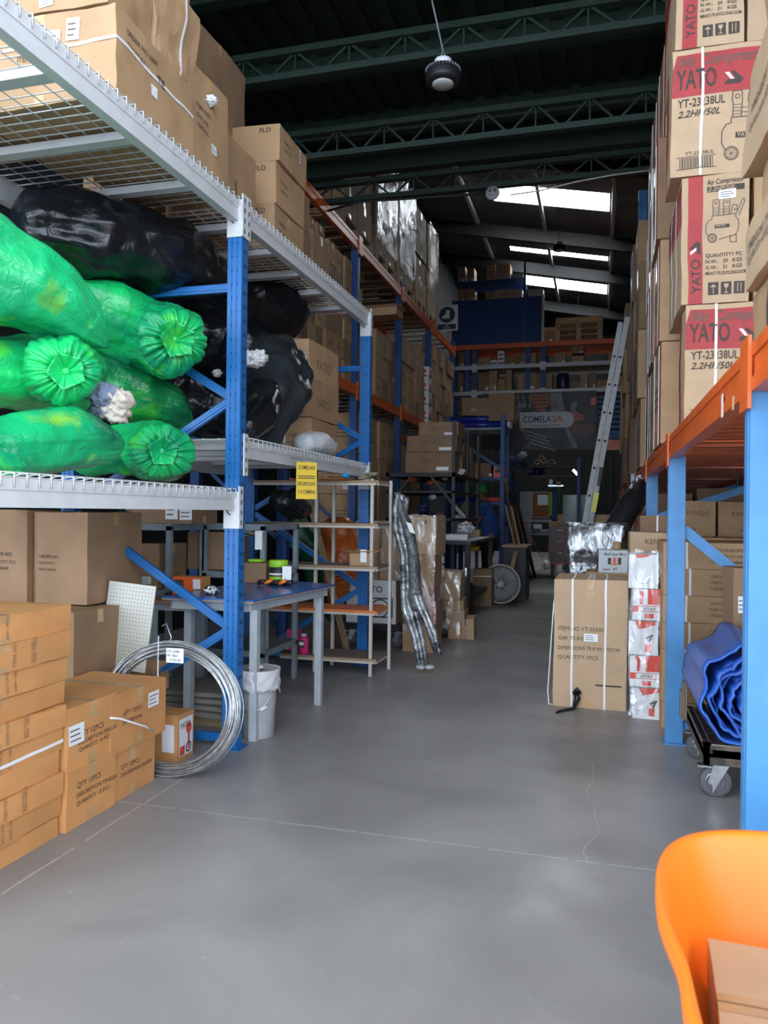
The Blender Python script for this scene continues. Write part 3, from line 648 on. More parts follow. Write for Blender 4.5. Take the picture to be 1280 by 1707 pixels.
# open tray on top of that stack
# medium cartons
carton('orange brown carton on the floor right of the flat carton stack', (-2.27, 2.80, 0), (.46, .32, .235), 0, m=CARDO, group='medium cartons at the floor by the wire coil', seed=61, ink=[('+x', .2, .66, .032, 'QTY 12PCS'), ('+x', .2, .5, .026, 'DESCRIPTION:TENSOR'), ('+x', .2, .36, .026, 'QUANTITY 10 PCS')], tape='x')
carton('orange brown carton with tilted white label, on another beside the flat stack', (-2.28, 2.81, .236), (.47, .33, .26), .01, m=CARDO, group='medium cartons at the floor by the wire coil', seed=62, ink=[('+x', .2, .5, .034, 'QTY 12PCS'), ('+x', .2, .38, .026, 'DESCRIPTION:TENSOR'), ('+x', .2, .27, .026, 'QUANTITY 10 PCS')], stick=[('+x', -.0, .42, .1, .08)], tape='x')
carton('carton under the strapped cube, small white tag at its corner', (-2.25, 3.11, 0), (.4, .36, .215), .0, m=CARDO, group='medium cartons at the floor by the wire coil', seed=63, ink=[('+x', .25, .6, .028, 'QTY 12PCS'), ('+x', .25, .45, .024, 'DESCRIPTION:TENSOR')], stick=[('+x', .0, .1, .02, .04)], tape='x')
cb = carton('orange cube carton with loose white strap, front of the wire coil', (-2.25, 3.15, .217), (.42, .44, .26), .0, m=CARDO, group='medium cartons at the floor by the wire coil', seed=64, ink=[('+x', .2, .6, .028, 'QTY 12PCS'), ('+x', .2, .45, .024, 'DESCRIPTION')], stick=[('-y', .85, .04, .06, .04), ('+x', .64, .55, .09, .07)], tape='x')
b = MB(); b.tube([(.08, -.225, .11), (.15, -.24, .155), (.2, -.232, .175), (.226, -.18, .16), (.235, 0, .08), (.232, .08, .035)], .005, STRAP, 6); b.build('loose_strap', cb)
# big cartons under the near deck
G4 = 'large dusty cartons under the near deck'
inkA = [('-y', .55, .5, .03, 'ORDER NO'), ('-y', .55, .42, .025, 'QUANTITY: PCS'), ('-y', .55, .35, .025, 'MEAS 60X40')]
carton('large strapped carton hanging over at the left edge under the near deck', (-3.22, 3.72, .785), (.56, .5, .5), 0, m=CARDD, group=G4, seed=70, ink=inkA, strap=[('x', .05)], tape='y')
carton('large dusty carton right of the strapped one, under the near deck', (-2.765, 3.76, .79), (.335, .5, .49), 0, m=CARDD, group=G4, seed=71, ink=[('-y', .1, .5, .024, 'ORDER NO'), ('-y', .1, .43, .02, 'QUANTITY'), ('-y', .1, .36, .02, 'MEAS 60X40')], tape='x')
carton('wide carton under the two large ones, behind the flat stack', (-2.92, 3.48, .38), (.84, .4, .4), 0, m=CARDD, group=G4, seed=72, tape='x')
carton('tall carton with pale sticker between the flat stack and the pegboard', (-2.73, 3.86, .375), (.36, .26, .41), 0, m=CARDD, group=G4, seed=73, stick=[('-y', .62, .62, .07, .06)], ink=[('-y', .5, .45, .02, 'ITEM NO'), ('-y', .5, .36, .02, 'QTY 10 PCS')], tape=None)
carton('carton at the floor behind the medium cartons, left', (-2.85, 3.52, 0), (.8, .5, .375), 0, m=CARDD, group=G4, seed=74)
# open shallow carton lying behind
def open_box(label, c, d, m, rot=0, flap=.1, name='open_box', group=None, th=.004, parent=None):
    b = MB(); x, y, z = d[0]/2, d[1]/2, d[2]
    b.lo((-x, -y, 0), (x, y, th), m)
    for a, q in (((-x, -y, 0), (x, -y+th, z)), ((-x, y-th, 0), (x, y, z)), ((-x, -y, 0), (-x+th, y, z)), ((x-th, -y, 0), (x, y, z))): b.lo(a, q, m)
    for (p, q, w) in (((-x, -y, z), (x, -y, z), (0, -1)), ((-x, y, z), (x, y, z), (0, 1)), ((x, -y, z), (x, y, z), (1, 0)), ((-x, -y, z), (-x, y, z), (-1, 0))):
        dz_ = Vector((w[0]*flap*.8, w[1]*flap*.8, flap*.35)); p, q = Vector(p), Vector(q)
        b.add([p, q, q+dz_, p+dz_, p+Vector((0, 0, .003)), q+Vector((0, 0, .003)), q+dz_+Vector((0, 0, .003)), p+dz_+Vector((0, 0, .003))], [(0, 3, 2, 1), (4, 5, 6, 7), (0, 1, 5, 4), (1, 2, 6, 5), (2, 3, 7, 6), (3, 0, 4, 7)], m)
    return tag(b.build(name, None, c, rot), label, 'box', group)
open_box('open flattened carton below the pegboard, behind the medium cartons', (-2.52, 3.68, .3), (.42, .34, .1), CARD, .05, .09)
carton('carton carrying the open one below the pegboard', (-2.52, 3.68, 0), (.4, .3, .295), 0, m=CARDD, group=G4, seed=75)
# pegboard
b = MB(); PEG = mat('pegboard_white', (.62, .62, .56), .6)
b.lo((-.145, -.004, 0), (.145, .004, .46), PEG)
for i in range(14):
    for j in range(22):
        x, z = -.125+i*.0195, .02+j*.0200
        b.add([(x+.0028*math.cos(a*PI/3), -.0046, z+.0028*math.sin(a*PI/3)) for a in range(6)], [tuple(range(6))], HOLE)
o = tag(b.build('pegboard', None, (-2.46, 3.62, .44), .0), 'off-white perforated board leaning by the large cartons', 'board'); o.rotation_euler = (-.1, .07, -.02)
# wire coil
ctr = Vector((-2.03, 3.40, .335)); b = MB(); rr = random.Random(4)
tilt = Matrix.Rotation(-.13, 3, 'X') @ Matrix.Rotation(.06, 3, 'Z')
for k in range(46):
    Rr = .30+.055*(rr.random())+(.012 if k > 43 else 0); off = rr.uniform(-.035, .035); e = rr.uniform(-.008, .008); ph = rr.random()*6; cx_, cz_ = rr.uniform(-.012, .012), rr.uniform(-.012, .012)-.012+.0
    pts = [ctr+tilt @ Vector((cx_+Rr*math.cos(a)*(1.02), off+e*math.sin(2*a+ph), cz_+Rr*math.sin(a)*.9+.0)) for a in [2*PI*q/56 for q in range(56)]]
    b.tube(pts, .0031, WIRE, 5, closed=True)
coil = tag(b.build('wire_coil'), 'large coil of galvanised wire with a handwritten tag, leaning on the cartons', 'wire coil')
b = MB(); t0 = ctr+Vector((.0, -.0, .34)); b.tube([t0+Vector((-.04, -.02, .05)), t0+Vector((.0, -.05, .07)), t0+Vector((.03, -.05, .0)), t0+Vector((.01, -.06, -.03))], .0025, WIRE, 5); b.tube([t0+Vector((-.06, -.02, -.0)), t0+Vector((-.055, -.03, -.2)), t0+Vector((-.03, -.05, -.28))], .0025, STRAP, 5); b.build('binding_wire', coil)
b = MB(); lo_ = at(277, 1104, Y=3.33); b.lo((0, -.001, 0), (.092, .001, .07), WHITE); fp = FaceP(b, (0, -.001, 0), (1, 0, 0), (0, 0, 1), (0, -1, 0))
fp.text('OC-2686', .008, .05, .017, INK); fp.text('PP. 9821', .008, .029, .017, INK); fp.text('17-07-24', .02, .008, .017, INK)
b.build('paper_tag', coil, lo_, .03)
# red/white printed box under the coil, planks
def art_tools(F_, dx, dy, dz):
    g = F_['+x']; g.rect(dy*.08, dz*.1, dy*.84, dz*.8, WHITE, 1); g.text('YATO', dy*.12, dz*.7, dz*.16, INK, True, l=3); g.rect(dy*.12, dz*.12, dy*.3, dz*.2, REDW, 2); g.disc(dy*.68, dz*.66, dz*.12, REDW, 2); g.rect(dy*.62, dz*.2, dy*.12, dz*.42, REDW, 2); g.circ(dy*.66, dz*.25, dz*.1, .008, INK, 3)
    g = F_['-y']; g.rect(dx*.55, dz*.2, dx*.35, dz*.6, WHITE, 1)
carton('small white and red printed tool carton behind the wire coil base', (-2.17, 3.62, 0), (.2, .16, .24), .0, m=CARDO, name='tool_carton', seed=80, art=art_tools, tape=None)
for i in range(4):
    b = MB(); b.lo((-.3, -.2, 0), (.3, .2, .026), mat('weathered_board', (.3, .28, .25), .85, nz=(9, .3), stretch=(1, 8, 1)))
    tag(b.build('board', None, (-2.4-.03*i, 4.35+.02*i, .07+.032*i), -.12+.06*i), 'weathered grey board, %s of the small pile behind the wire coil' % ('lowest', 'second lowest', 'second from the top', 'topmost')[i], 'board', 'pile of weathered boards')
b = MB(); b.lo((-.3, -.02, 0), (.3, .02, .07), PALW); b.lo((-.3, .26, 0), (.3, .3, .07), PALW); tag(b.build('wooden_bearers', None, (-2.42, 4.22, 0)), 'two wooden bearers under the weathered boards', 'bearer')
# ------------------------------------------------------------------ grey angle shelves behind the rack
def shelf_unit(label, x0, x1, y0, y1, zs, top, m, name='steel_shelf', leg=.035, board=GMET, boards=None, th=.03):
    o = empty(name, ((x0+x1)/2, (y0+y1)/2, 0), label, 'shelf'); c = Vector(((x0+x1)/2, (y0+y1)/2, 0))
    for x in (x0, x1):
        for y in (y0, y1):
            b = MB(); b.box((x-c.x, y-c.y, top/2), (leg, leg, top), m); b.build('leg', o)
    for i, z in enumerate(zs):
        b = MB(); bm = boards[i] if boards else board
        b.lo((x0-c.x-leg/2, y0-c.y-leg/2, z-th), (x1-c.x+leg/2, y0-c.y-leg/2+.01, z), m); b.lo((x0-c.x-leg/2, y1-c.y, z-th), (x1-c.x+leg/2, y1-c.y+leg/2, z), m)
        b.lo((x1-c.x+leg/2-.01, y0-c.y, z-th), (x1-c.x+leg/2, y1-c.y, z), m); b.lo((x0-c.x-leg/2, y0-c.y, z-th), (x0-c.x-leg/2+.01, y1-c.y, z), m)
        f = b.build('frame', o)
        b = MB(); b.lo((x0-c.x-.02, y0-c.y-.02, z), (x1-c.x+.02, y1-c.y+.02, z+.014), bm); b.build('shelf_board', o)
    return o
shelf_unit('grey steel shelf behind the front blue post, carton with logo on top', -3.35, -2.74, 4.55, 5.0, [.16, .75, 1.19], 1.2, GMET)
shelf_unit('grey steel shelf behind the blue bench, bagged rolls on top', -2.72, -2.27, 5.0, 5.6, [.3, .85, 1.19], 1.2, GMET)
p = at(235, 897, Y=4.62)
def art_s(F_, dx, dy, dz): F_['-y'].text('Santé', dx*.12, dz*.62, .075, INKM, True, l=3)
carton('carton printed with a dark word and two labels, on the grey shelf', (-2.86, 4.78, 1.206), (.5, .36, .26), 0, m=CARDD, seed=81, art=art_s, stick=[('-y', .62, .12, .09, .13), ('-y', .83, .1, .09, .1)])
clump('dark green bag left of the carton on the grey shelf', 205, 870, -3.1, 28, [GREENF], 12, name='rubbish_bag', cat='bag', n=2)
carton('carton on the middle grey shelf, behind the blue brace, left', (-3.1, 4.78, .766), (.5, .36, .3), 0, m=CARDD, seed=82, stick=[('-y', .75, .1, .07, .05)])
carton('carton with open flap behind the orange tool box', (-2.72, 5.2, .87), (.36, .3, .27), .1, m=CARDD, seed=83)
# small things on the first bench
bn1 = empty('low_bench', (-2.45, 4.55, 0), 'low grey bench behind the wire coil, tool box and tape on it', 'bench')
for x in (-.22, .04):
    for y in (-.3, .3):
        b = MB(); b.box((x, y, .36), (.045, .045, .72), GMETL); b.build('leg', bn1)
b = MB(); b.lo((-.25, -.33, .68), (.07, .33, .72), GMETL); b.build('frame', bn1); b = MB(); b.lo((-.27, -.35, .72), (.09, .35, .742), PLY); b.build('bench_top', bn1)
def art_or(F_, dx, dy, dz):
    g = F_['-y']; g.rect(0, 0, dx, dz, mat('orange_print', (.75, .12, .02), .45), 1); g.rect(dx*.7, dz*.1, dx*.25, dz*.8, WHITE, 2); g.rect(dx*.08, dz*.55, dx*.3, dz*.3, INK, 2)
p = at(272, 1006, Y=4.35)
carton('orange tool box on the low bench under the brace', (-2.5, 4.42, .743), (.2, .12, .135), .05, m=CARDO, seed=84, art=art_or, tape=None)
p = at(337, 1003, Y=4.4)
b = MB(); b.lathe([(.034, 0), (.037, .004), (.037, .056), (.034, .06)], mat('yellow_tape', (.72, .5, .02), .4), n=24); b.lathe([(.0365, .06), (.02, .0605)], INKG, n=24); tag(b.build('tape_roll', None, (-2.4, 4.33, .743)), 'yellow tape roll on the low bench', 'tape')
clump('small heap of clear bags and papers on the blue bench by the blue post', 352, 985, -2.2, 10, [CLOTHW, GRYBAG], 17, name='bag_heap', cat='bag', n=1)
# ------------------------------------------------------------------ blue-topped bench
bench = empty('work_bench', (-2.1, 4.45, 0), 'work bench with blue top and pale steel legs beside the front post', 'work bench')
bx0, bx1, by0, by1 = -2.32, -1.79, 3.98, 5.2
for x, y in ((-1.87, 4.02), (-1.81, 4.9), (-2.33, 4.1), (-2.3, 5.1)):
    b = MB(); b.box((x+2.1, y-4.45, .37), (.045, .045, .74), GMETL); b.build('leg', bench)
b = MB(); A_ = [(-.27, -.46), (.2, -.46), (.31, .5), (-.22, .7)]
for k in range(4):
    p, q = A_[k], A_[(k+1) % 4]; b.bar((p[0], p[1], .755), (q[0], q[1], .755), .04, .05, GMETL)
b.build('frame', bench)
b = MB(); T_ = [(-.31, -.52), (.26, -.52), (.36, .56), (-.26, .78)]
b.prism(T_, (0, 0, .782), (1, 0, 0), (0, 1, 0), (0, 0, 1), .02, BLUEB); b.prism([(x*1.002, y*1.002) for x, y in T_], (0, 0, .784), (1, 0, 0), (0, 1, 0), (0, 0, 1), .008, PLY); b.build('bench_top', bench)
ZB = .803
def onb(px, y): p = at(px, 950, Y=y); return p.x
carton('small brown carton with green tape roll on it, left on the blue bench', (onb(427, 4.9), 4.95, ZB), (.16, .14, .14), 0, m=CARDD, seed=85, tape=None)
LIME = mat('lime_plastic', (.3, .6, .03), .4)
b = MB(); b.lathe([(.05, 0), (.06, .003), (.06, .018), (.05, .02)], LIME, n=22); tag(b.build('tape_roll', None, (onb(427, 4.92), 4.92, ZB+.142)), 'green tape roll lying on the small carton', 'tape')
can = empty('paint_can', (onb(464, 4.85), 4.85, ZB), 'black and lime tin on the blue bench', 'tin')
b = MB(); b.lathe([(.06, 0), (.062, .004), (.062, .15)], mat('black_label', (.02, .022, .025), .4), n=26); b.build('can_body', can)
b = MB(); b.lathe([(.064, .118), (.066, .12), (.066, .16), (.06, .165)], LIME, n=26); b.build('lid', can)
b = MB(); b.lathe([(.0628, .03), (.0628, .055)], LIME, n=26); b.lathe([(.0629, .065), (.0629, .078)], WHITE, n=26); b.build('label_band', can)
b = MB()
for q in range(5): a = onb(430, 4.72)+q*.05; b.tube([(a, 4.72, ZB+.015), (a+.05, 4.72+.02*math.sin(q), ZB+.03+.01*(q % 2))], .013, BLACK if q % 2 == 0 else mat('tool_orange', (.8, .2, .02), .4), 8)
b.tube([(onb(430, 4.72), 4.74, ZB+.03), (onb(495, 4.72), 4.72, ZB+.028)], .008, BLACK, 8)
tag(b.build('clamp'), 'black and orange clamp lying on the blue bench', 'clamp')
b = MB(); b.lo((-.03, -.001, 0), (.03, .001, .09), WHITE); o = tag(b.build('price_tag', None, (onb(482, 4.8), 4.76, ZB+.04), .3), 'white paper tag standing beside the tin', 'tag')
clump('green and beige oddments on top of the grey shelf behind the bench', 418, 885, -2.52, 17, [GREENF, CLOTHB], 21, name='oddments', cat='oddments', n=1, flat=.4)
b = MB(); q = at(431, 885, Y=4.96); b.lo((q.x-.025, 4.955, q.z-.13), (q.x+.03, 4.957, q.z), WHITE); tag(b.build('price_tag'), 'white tag hanging from the grey shelf edge over the bench', 'tag')
# ------------------------------------------------------------------ bucket
bk = empty('bucket', (-1.98+.09, 4.12, 0), 'dusty white bucket wrapped in torn plastic under the bench', 'bucket')
b = MB(); b.lathe([(.088, 0), (.092, .004), (.104, .3), (.108, .34), (.113, .345), (.113, .37)], BUCK, n=40); b.build('bucket_body', bk)
b = MB(); b.lathe([(.117, .345), (.119, .35), (.119, .382), (.11, .39), (.1, .384), (.0, .386)], BUCK, n=40); b.build('lid', bk)
b = MB(); b.tube([(.108*math.cos(a), .108*math.sin(a)-.004, .3-.14*math.sin((a+PI)*1)) for a in [-PI+PI*q/16 for q in range(17)]], .003, CHROME, 6); b.tube([(.055, -.1, .17), (.085, -.075, .19)], .009, CLOTHW, 8); b.build('handle', bk)
b = MB(); FILM = mat('torn_white_film', (.6, .6, .62), .35, bump=(20, 1, 1))
b.surf(lambda u, v: Vector(((.119+.01*nz((math.cos(6.28*u)*3, math.sin(6.28*u)*3, v*4), 1, 3)+.004)*math.cos(2*PI*u), (.119+.01*nz((math.cos(6.28*u)*3, math.sin(6.28*u)*3, v*4), 1, 3)+.004)*math.sin(2*PI*u), .39-v*(.12+.06*nz((math.cos(6.28*u)*2, math.sin(6.28*u)*2, 0), 1, 9)))), 60, 10, FILM, wu=True); b.build('plastic_wrap', bk, solid=.001)
clump('crumpled paper lying on the bucket lid', 426, 1112, -1.88, 11, [CLOTHW], 33, name='crumpled_paper', cat='paper', n=1, flat=.3)
# ------------------------------------------------------------------ cream shelf unit
sx0, sx1, sy0, sy1 = -2.42, -1.735, 5.86, 6.5
sx0 = -2.205
su = empty('shelf_unit', (-2.0, 6.15, 0), 'cream steel shelf unit with brown and orange boards near the second blue post', 'shelf')
c = Vector((-2.0, 6.15, 0))
LG = [(-2.215, 5.9), (-1.735, 5.87), (-1.672, 6.2), (-2.17, 6.2)]
for x, y in LG:
    b = MB(); b.box((x-c.x, y-c.y, .78), (.024, .024, 1.56), CREAM); b.build('leg', su)
for z, m_, nm in ((.13, PLYD, 0), (.51, ORB, 1), (.86, PLYD, 2), (1.2, PLYD, 3), (1.54, PLY, 4)):
    xl = -2.75 if z > .5 else -2.5
    b = MB(); b.lo((xl-c.x, -.3, z-.012), (.32, .07, z+.008), m_); b.lo((xl-c.x, -.303, z-.010), (.32, -.3, z+.006), PLY if m_ is not ORB else ORB); f = b.build('shelf_board', su)
    b = MB(); b.lo((xl-c.x, -.3, z-.03), (.3, -.285, z-.012), CREAM); b.lo((.305, -.29, z-.03), (.32, .07, z-.012), CREAM); b.build('shelf_rail', su)
def onS(px, y, z): return (at(px, 900, Y=y).x, y, z)
open_box('small open carton with a paper slip on the third cream shelf', (-1.83, 5.98, .869), (.2, .2, .1), CARD, .1, .05)
b = MB(); b.lo((-.025, -.001, 0), (.025, .001, .1), WHITE); tag(b.build('paper_slip', None, (-1.8, 5.86, .9), .1), 'white paper slip stuck on the small open carton', 'paper')
bt = empty('bottle', (onS(508, 5.9, .139)), 'pink plastic bottle with black label on the lowest cream shelf', 'bottle')
PINK = mat('pink_plastic', (.7, .03, .2), .35)
b = MB(); b.lathe([(.038, 0), (.042, .005), (.042, .12), (.034, .135), (.018, .14)], PINK, n=24); b.build('bottle_body', bt)
b = MB(); b.lathe([(.024, .14), (.024, .162), (.02, .165)], CREAM, n=20); b.build('cap', bt)
b = MB(); b.lo((-.026, -.0445, .055), (.026, -.0425, .115), INK); b.lo((-.02, -.0455, .075), (.02, -.0443, .1), WHITE); b.build('label', bt)
b = MB(); b.lo((-.05, -.04, 0), (.05, .04, .17), PINK); tag(b.build('pink_box', None, onS(492, 6.05, .139)), 'pink box behind the pink bottle', 'box')
clump('dusty cream bundle beside the pink bottle on the low shelf', 468, 1072, -2.45, 17, [CLOTHB], 22, name='cloth_bundle', cat='cloth', n=1, flat=.5)
clump('crumpled olive gloves on top of the cream shelf unit', 612, 795, -1.78, 16, [mat('olive_cloth', (.25, .24, .14), .9, bump=(40, .6))], 23, name='work_gloves', cat='gloves', n=2, flat=.3)
b = MB(); q = at(577, 793, X=-1.85); b.surf(lambda u, v: q+Vector((.03*math.cos(6.28*u)*math.sin(PI*v), .06*math.sin(6.28*u)*math.sin(PI*v), .022*math.cos(PI*v))), 20, 10, mat('cyan_plastic', (.03, .3, .6), .4), wu=True); tag(b.build('blue_pouch'), 'blue and white pouch on top of the cream shelf unit', 'pouch')
b = MB(); b.lo((0, 0, 0), (.55, .3, .012), ORB); o = tag(b.build('orange_board', None, (-2.5, 6.0, 1.56), .05), 'orange board lying flat on the cream shelf unit', 'board')
bag('clear smoky bundle hanging at the left of the cream shelf unit', [(470, 835, -2.5, 20), (487, 845, -2.5, 27), (500, 850, -2.5, 20)], GRYBAG, e0='round', e1='round', seed=31, group='wrapped bundles behind the cream shelves')
# bundles behind
bag('rust orange plastic bundle standing behind the cream shelf unit', [(560, 1010, -2.45, 10), (565, 960, -2.4, 26), (570, 915, -2.4, 36), (565, 885, -2.4, 30)], mat('rust_film', (.65, .15, .03), .3, nz=(5, .3), bump=(15, .7, 1.5)), e0='round', e1='round', seed=32, name='wrapped_bundle', cat='bundle', group='wrapped bundles behind the cream shelves')
bag('long dark green wrapped bundle leaning behind the cream shelf unit', [(492, 850, -3.0, 12), (515, 910, -2.85, 24), (545, 970, -2.7, 34), (565, 1015, -2.6, 36)], GREENF, e0='round', e1='round', seed=33, name='wrapped_bundle', cat='bundle', group='wrapped bundles behind the cream shelves', sq=.8)
b = MB(); q1 = at(580, 1040, Y=6.7); b.bar(at(512, 820, Y=6.8), (q1.x, q1.y, .02), .03, .05, PALW); tag(b.build('wooden_batten'), 'wooden batten leaning on the green bundle', 'batten')
# generator on trolley
def art_gen(F_, dx, dy, dz):
    g = F_['-y']; g.rect(0, 0, dx, dz, WHITE, 1); g.poly([(.0, dz), (.0, dz*.55), (dx*.25, dz)], INK, 2); g.rect(dx*.06, dz*.72, dx*.3, dz*.18, WHITE, 3); g.text('YATO', dx*.28, dz*.72, dz*.2, INK, True, l=4)
    g.circ(dx*.68, dz*.35, dz*.2, .012, INK, 3); g.line([(dx*.45, dz*.15), (dx*.45, dz*.58), (dx*.92, dz*.58), (dx*.92, dz*.15)], .014, INK, 3, True); g.rect(dx*.55, dz*.3, dx*.2, dz*.14, REDW, 2)
tr = empty('platform_trolley', (-2.1, 7.45, 0), 'dark platform trolley with caster under the printed generator carton', 'trolley')
b = MB(); b.lo((-.32, -.3, .16), (.32, .4, .22), BLACK); b.build('platform', tr)
def caster(parent, x, y, z, r=.06, face=-1):
    ob = MB(); Mx = Matrix.Rotation(PI/2, 3, 'Y') @ Matrix.Rotation(0, 3, 'Z')
    b = MB(); b.lo((x-.05, y-.045, z-.006), (x+.05, y+.045, z), CHROME)
    for s in (-1, 1): b.prism([(-.045, z-.006-r*2+z*0), (.03, z-.006), (-.04, z-.006), (-.065, r*1.0), (-.045, r*.8)], (x, y+s*.03, 0), (1, 0, 0), (0, 0, 1), (0, 1, 0), .003, CHROME)
    b.lo((x-.11, y-.025, z-.03), (x-.04, y+.025, z-.022), CHROME); cst = b.build('caster', parent)
    b = MB(); My = Matrix.Rotation(PI/2, 3, 'X'); cc = (x-.03, y, r)
    b.lathe([(r*.62, -.02), (r*.95, -.022), (r, -.014), (r, .014), (r*.95, .022), (r*.62, .02)], RUBBER, cc, 36, My); b.lathe([(.012, -.028), (.012, -.02), (r*.35, -.014), (r*.62, -.021), (r*.64, -.021), (r*.64, .021), (r*.3, .012), (.012, .024)], CHROME, cc, 30, My); b.build('wheel', cst)
    return cst
for x, y in ((.26, -.22), (-.2, -.22), (.26, .3), (-.2, .3)): caster(tr, x, y, .16)
carton('white printed generator carton on the dark trolley behind the cream shelves', (-2.13, 7.45, .222), (.5, .5, .42), 0, m=CARDL, seed=90, art=art_gen, tape=None)
carton('shrink wrapped carton on the generator carton, left', (-2.22, 7.45, .643), (.28, .4, .3), 0, group='cartons over the generator carton', seed=91)
carton('shrink wrapped carton on the generator carton, right', (-1.92, 7.45, .643), (.28, .4, .3), 0, group='cartons over the generator carton', seed=92)
carton('upper left carton on the trolley load', (-2.2, 7.45, .945), (.24, .36, .26), 0, group='cartons over the generator carton', seed=93)
carton('upper right carton on the trolley load', (-1.92, 7.45, .945), (.26, .36, .26), 0, group='cartons over the generator carton', seed=94)
b = MB(); b.surf(lambda u, v: Vector((-2.06, 7.45, .64+.57*v))+Vector((math.copysign(min(1, abs(math.cos(2*PI*u))*1.3), math.cos(2*PI*u))*.32, math.copysign(min(1, abs(math.sin(2*PI*u))*1.3), math.sin(2*PI*u))*.23, 0))+nzv((u*3, v*3, 1), 3)*.008, 60, 12, WRAP, wu=True); tag(b.build('stretch_film'), 'clear film wound round the cartons over the generator carton', 'plastic film')
# wrapped tube frames leaning
wf = empty('wrapped_bundle', (-1.5, 6.1, 0), 'tall bundle of bent tube frames wrapped in clear plastic beside the cream shelves', 'wrapped frames')
Y0 = 6.05
def wp(px, py, y=Y0): return at(px, py, Y=y)-Vector((-1.5, 6.1, 0))
for k, (dx_, dy_) in enumerate(((0, 0), (7, .02), (14, .04))):
    b = MB(); pts = [wp(662+dx_, 822+3*k), wp(658+dx_, 850), wp(660+dx_, 885), wp(672+dx_, 925), wp(672+dx_, 990), wp(675+dx_, 1020), wp(690+dx_*.8, 1060), wp(699+dx_*.6, 1108)]
    sm = []
    for i in range(len(pts)-1):
        for q in range(5): sm.append(pts[i].lerp(pts[i+1], q/5))
    sm.append(pts[-1]); sm = [p+Vector((0, dy_, 0)) for p in sm]
    for _ in range(3): sm = [sm[0]]+[(sm[i-1]+sm[i]*2+sm[i+1])/4 for i in range(1, len(sm)-1)]+[sm[-1]]
    b.tube([p+nzv(p, 14)*.006 for p in sm], [.027-.005*(i/len(sm)) for i in range(len(sm))], SILV, 12); b.build('bent_tube', wf)
for k in range(2):
    b = MB(); pts = [wp(690+k*8, 990), wp(697+k*8, 1010), wp(715+k*7, 1050), wp(729+k*4, 1092)]; sm = []
    for i in range(3):
        for q in range(5): sm.append(pts[i].lerp(pts[i+1], q/5))
    sm.append(pts[-1]); b.tube([p+nzv(p, 14)*.006 for p in sm], .024, SILV, 12); b.build('bent_tube', wf)
b = MB(); prof = [(820, 655, 674), (850, 657, 676), (880, 668, 688), (920, 676, 696), (960, 678, 700), (1000, 676, 702), (1020, 680, 704)]
DSILV = mat('dark_plastic_wrap', (.13, .14, .15), .25, nz=(9, .6), bump=(22, .9, 1.5))
vs = []
def body(u, v):
    i = min(int(u*6), 5); f = u*6-i; y, xa, xb = [prof[i][k]*(1-f)+prof[i+1][k]*f for k in range(3)]
    a = wp(xa, y); c_ = wp(xb, y); cc = (a+c_)/2+Vector((0, .03, 0)); hw = (c_-a).length/2; th = 2*PI*v; e = math.sqrt(max(.05, 1-abs(2*u-1)**8))
    return cc+Vector((hw*math.cos(th)*e, .05*math.sin(th)*e, 0))+nzv((u*9, v*5, 0), 2)*.008
b.surf(body, 40, 24, DSILV, wv=True); b.build('wrapped_body', wf)
b = MB(); q0 = wp(677, 870, 5.98); b.add([q0, wp(686, 873, 5.98), wp(692, 890, 5.98), wp(683, 887, 5.98)], [(0, 1, 2, 3)], WHITE); b.build('paper_label', wf, solid=.001)
b = MB()
for px in (700, 716): q = wp(px, 1112); b.surf(lambda u, v, q=q: q+Vector((.04*math.cos(6.28*u)*math.sin(PI*v), .04*math.sin(6.28*u)*math.sin(PI*v), .018*math.cos(PI*v)+.0))+nzv((u*4, v*4, px), 2)*.01, 16, 8, mat('foggy_film', (.45, .46, .48), .3), wu=True)
b.build('film_foot', wf)
# ------------------------------------------------------------------ tall orange-beam rack, left rear
TX, TXB = -2.8, -3.75
tall = empty('pallet_rack', (-3.3, 10.8, 0), 'tall rack with blue posts and orange beams, stacked with brown cartons, left rear', 'rack'); tc_ = Vector((-3.3, 10.8, 0))
def tb(b, n, par=None):
    o = b.build(n, par or tall)
    if par is None: o.location = -tc_
    return o
TP = [6.7, 8.78, 10.85, 12.85, 15.0]
for i, y in enumerate(TP):
    for x in (TX-.04, TXB):
        b = MB(); b.lo((x-.045, y-.04, 0), (x+.045, y+.04, 4.66 if x > -3 else 4.6), BLUED); b.lo((x-.012, y-.044, 0), (x+.012, y-.04, 4.6), BLUED); tb(b, 'upright_post')
    for za, zb_ in ((.2, 1.0), (1.0, 1.8), (1.8, 2.6), (2.9, 3.7), (3.7, 4.4)):
        b = MB(); b.bar((TX-.06, y, za), (TXB, y, zb_), .025, .035, BLUED); tb(b, 'brace')
for y0, y1 in zip(TP, TP[1:]):
    for z in (2.79, 4.52):
        for x in (TX, TXB+.05):
            b = MB(); b.lo((x-.03, y0+.04, z-.12), (x+.015, y1-.04, z), ORANGE); b.lo((x+.015, y0+.04, z-.12), (x+.02, y1-.04, z-.085), ORANGE); b.lo((x+.015, y0+.04, z-.035), (x+.02, y1-.04, z), ORANGE); bm = tb(b, 'beam')
            if x == TX:
                for yy in (y0+.03, y1-.04): b = MB(); b.lo((x+.01, yy-.03, z-.17), (x+.03, yy+.04, z+.05), ORANGE); b.build('beam_connector', bm)
    for z in (2.775, 4.505):
        b = MB()
        for k in range(6): yy = y0+.15+(y1-y0-.3)*k/5; b.lo((TXB, yy-.04, z), (TX-.03, yy+.04, z+.014), PALW)
        b.lo((TXB, y0+.1, z-.01), (TXB+.04, y1-.1, z), PALW); b.lo((TX-.1, y0+.1, z-.01), (TX-.06, y1-.1, z), PALW); tb(b, 'deck_board')
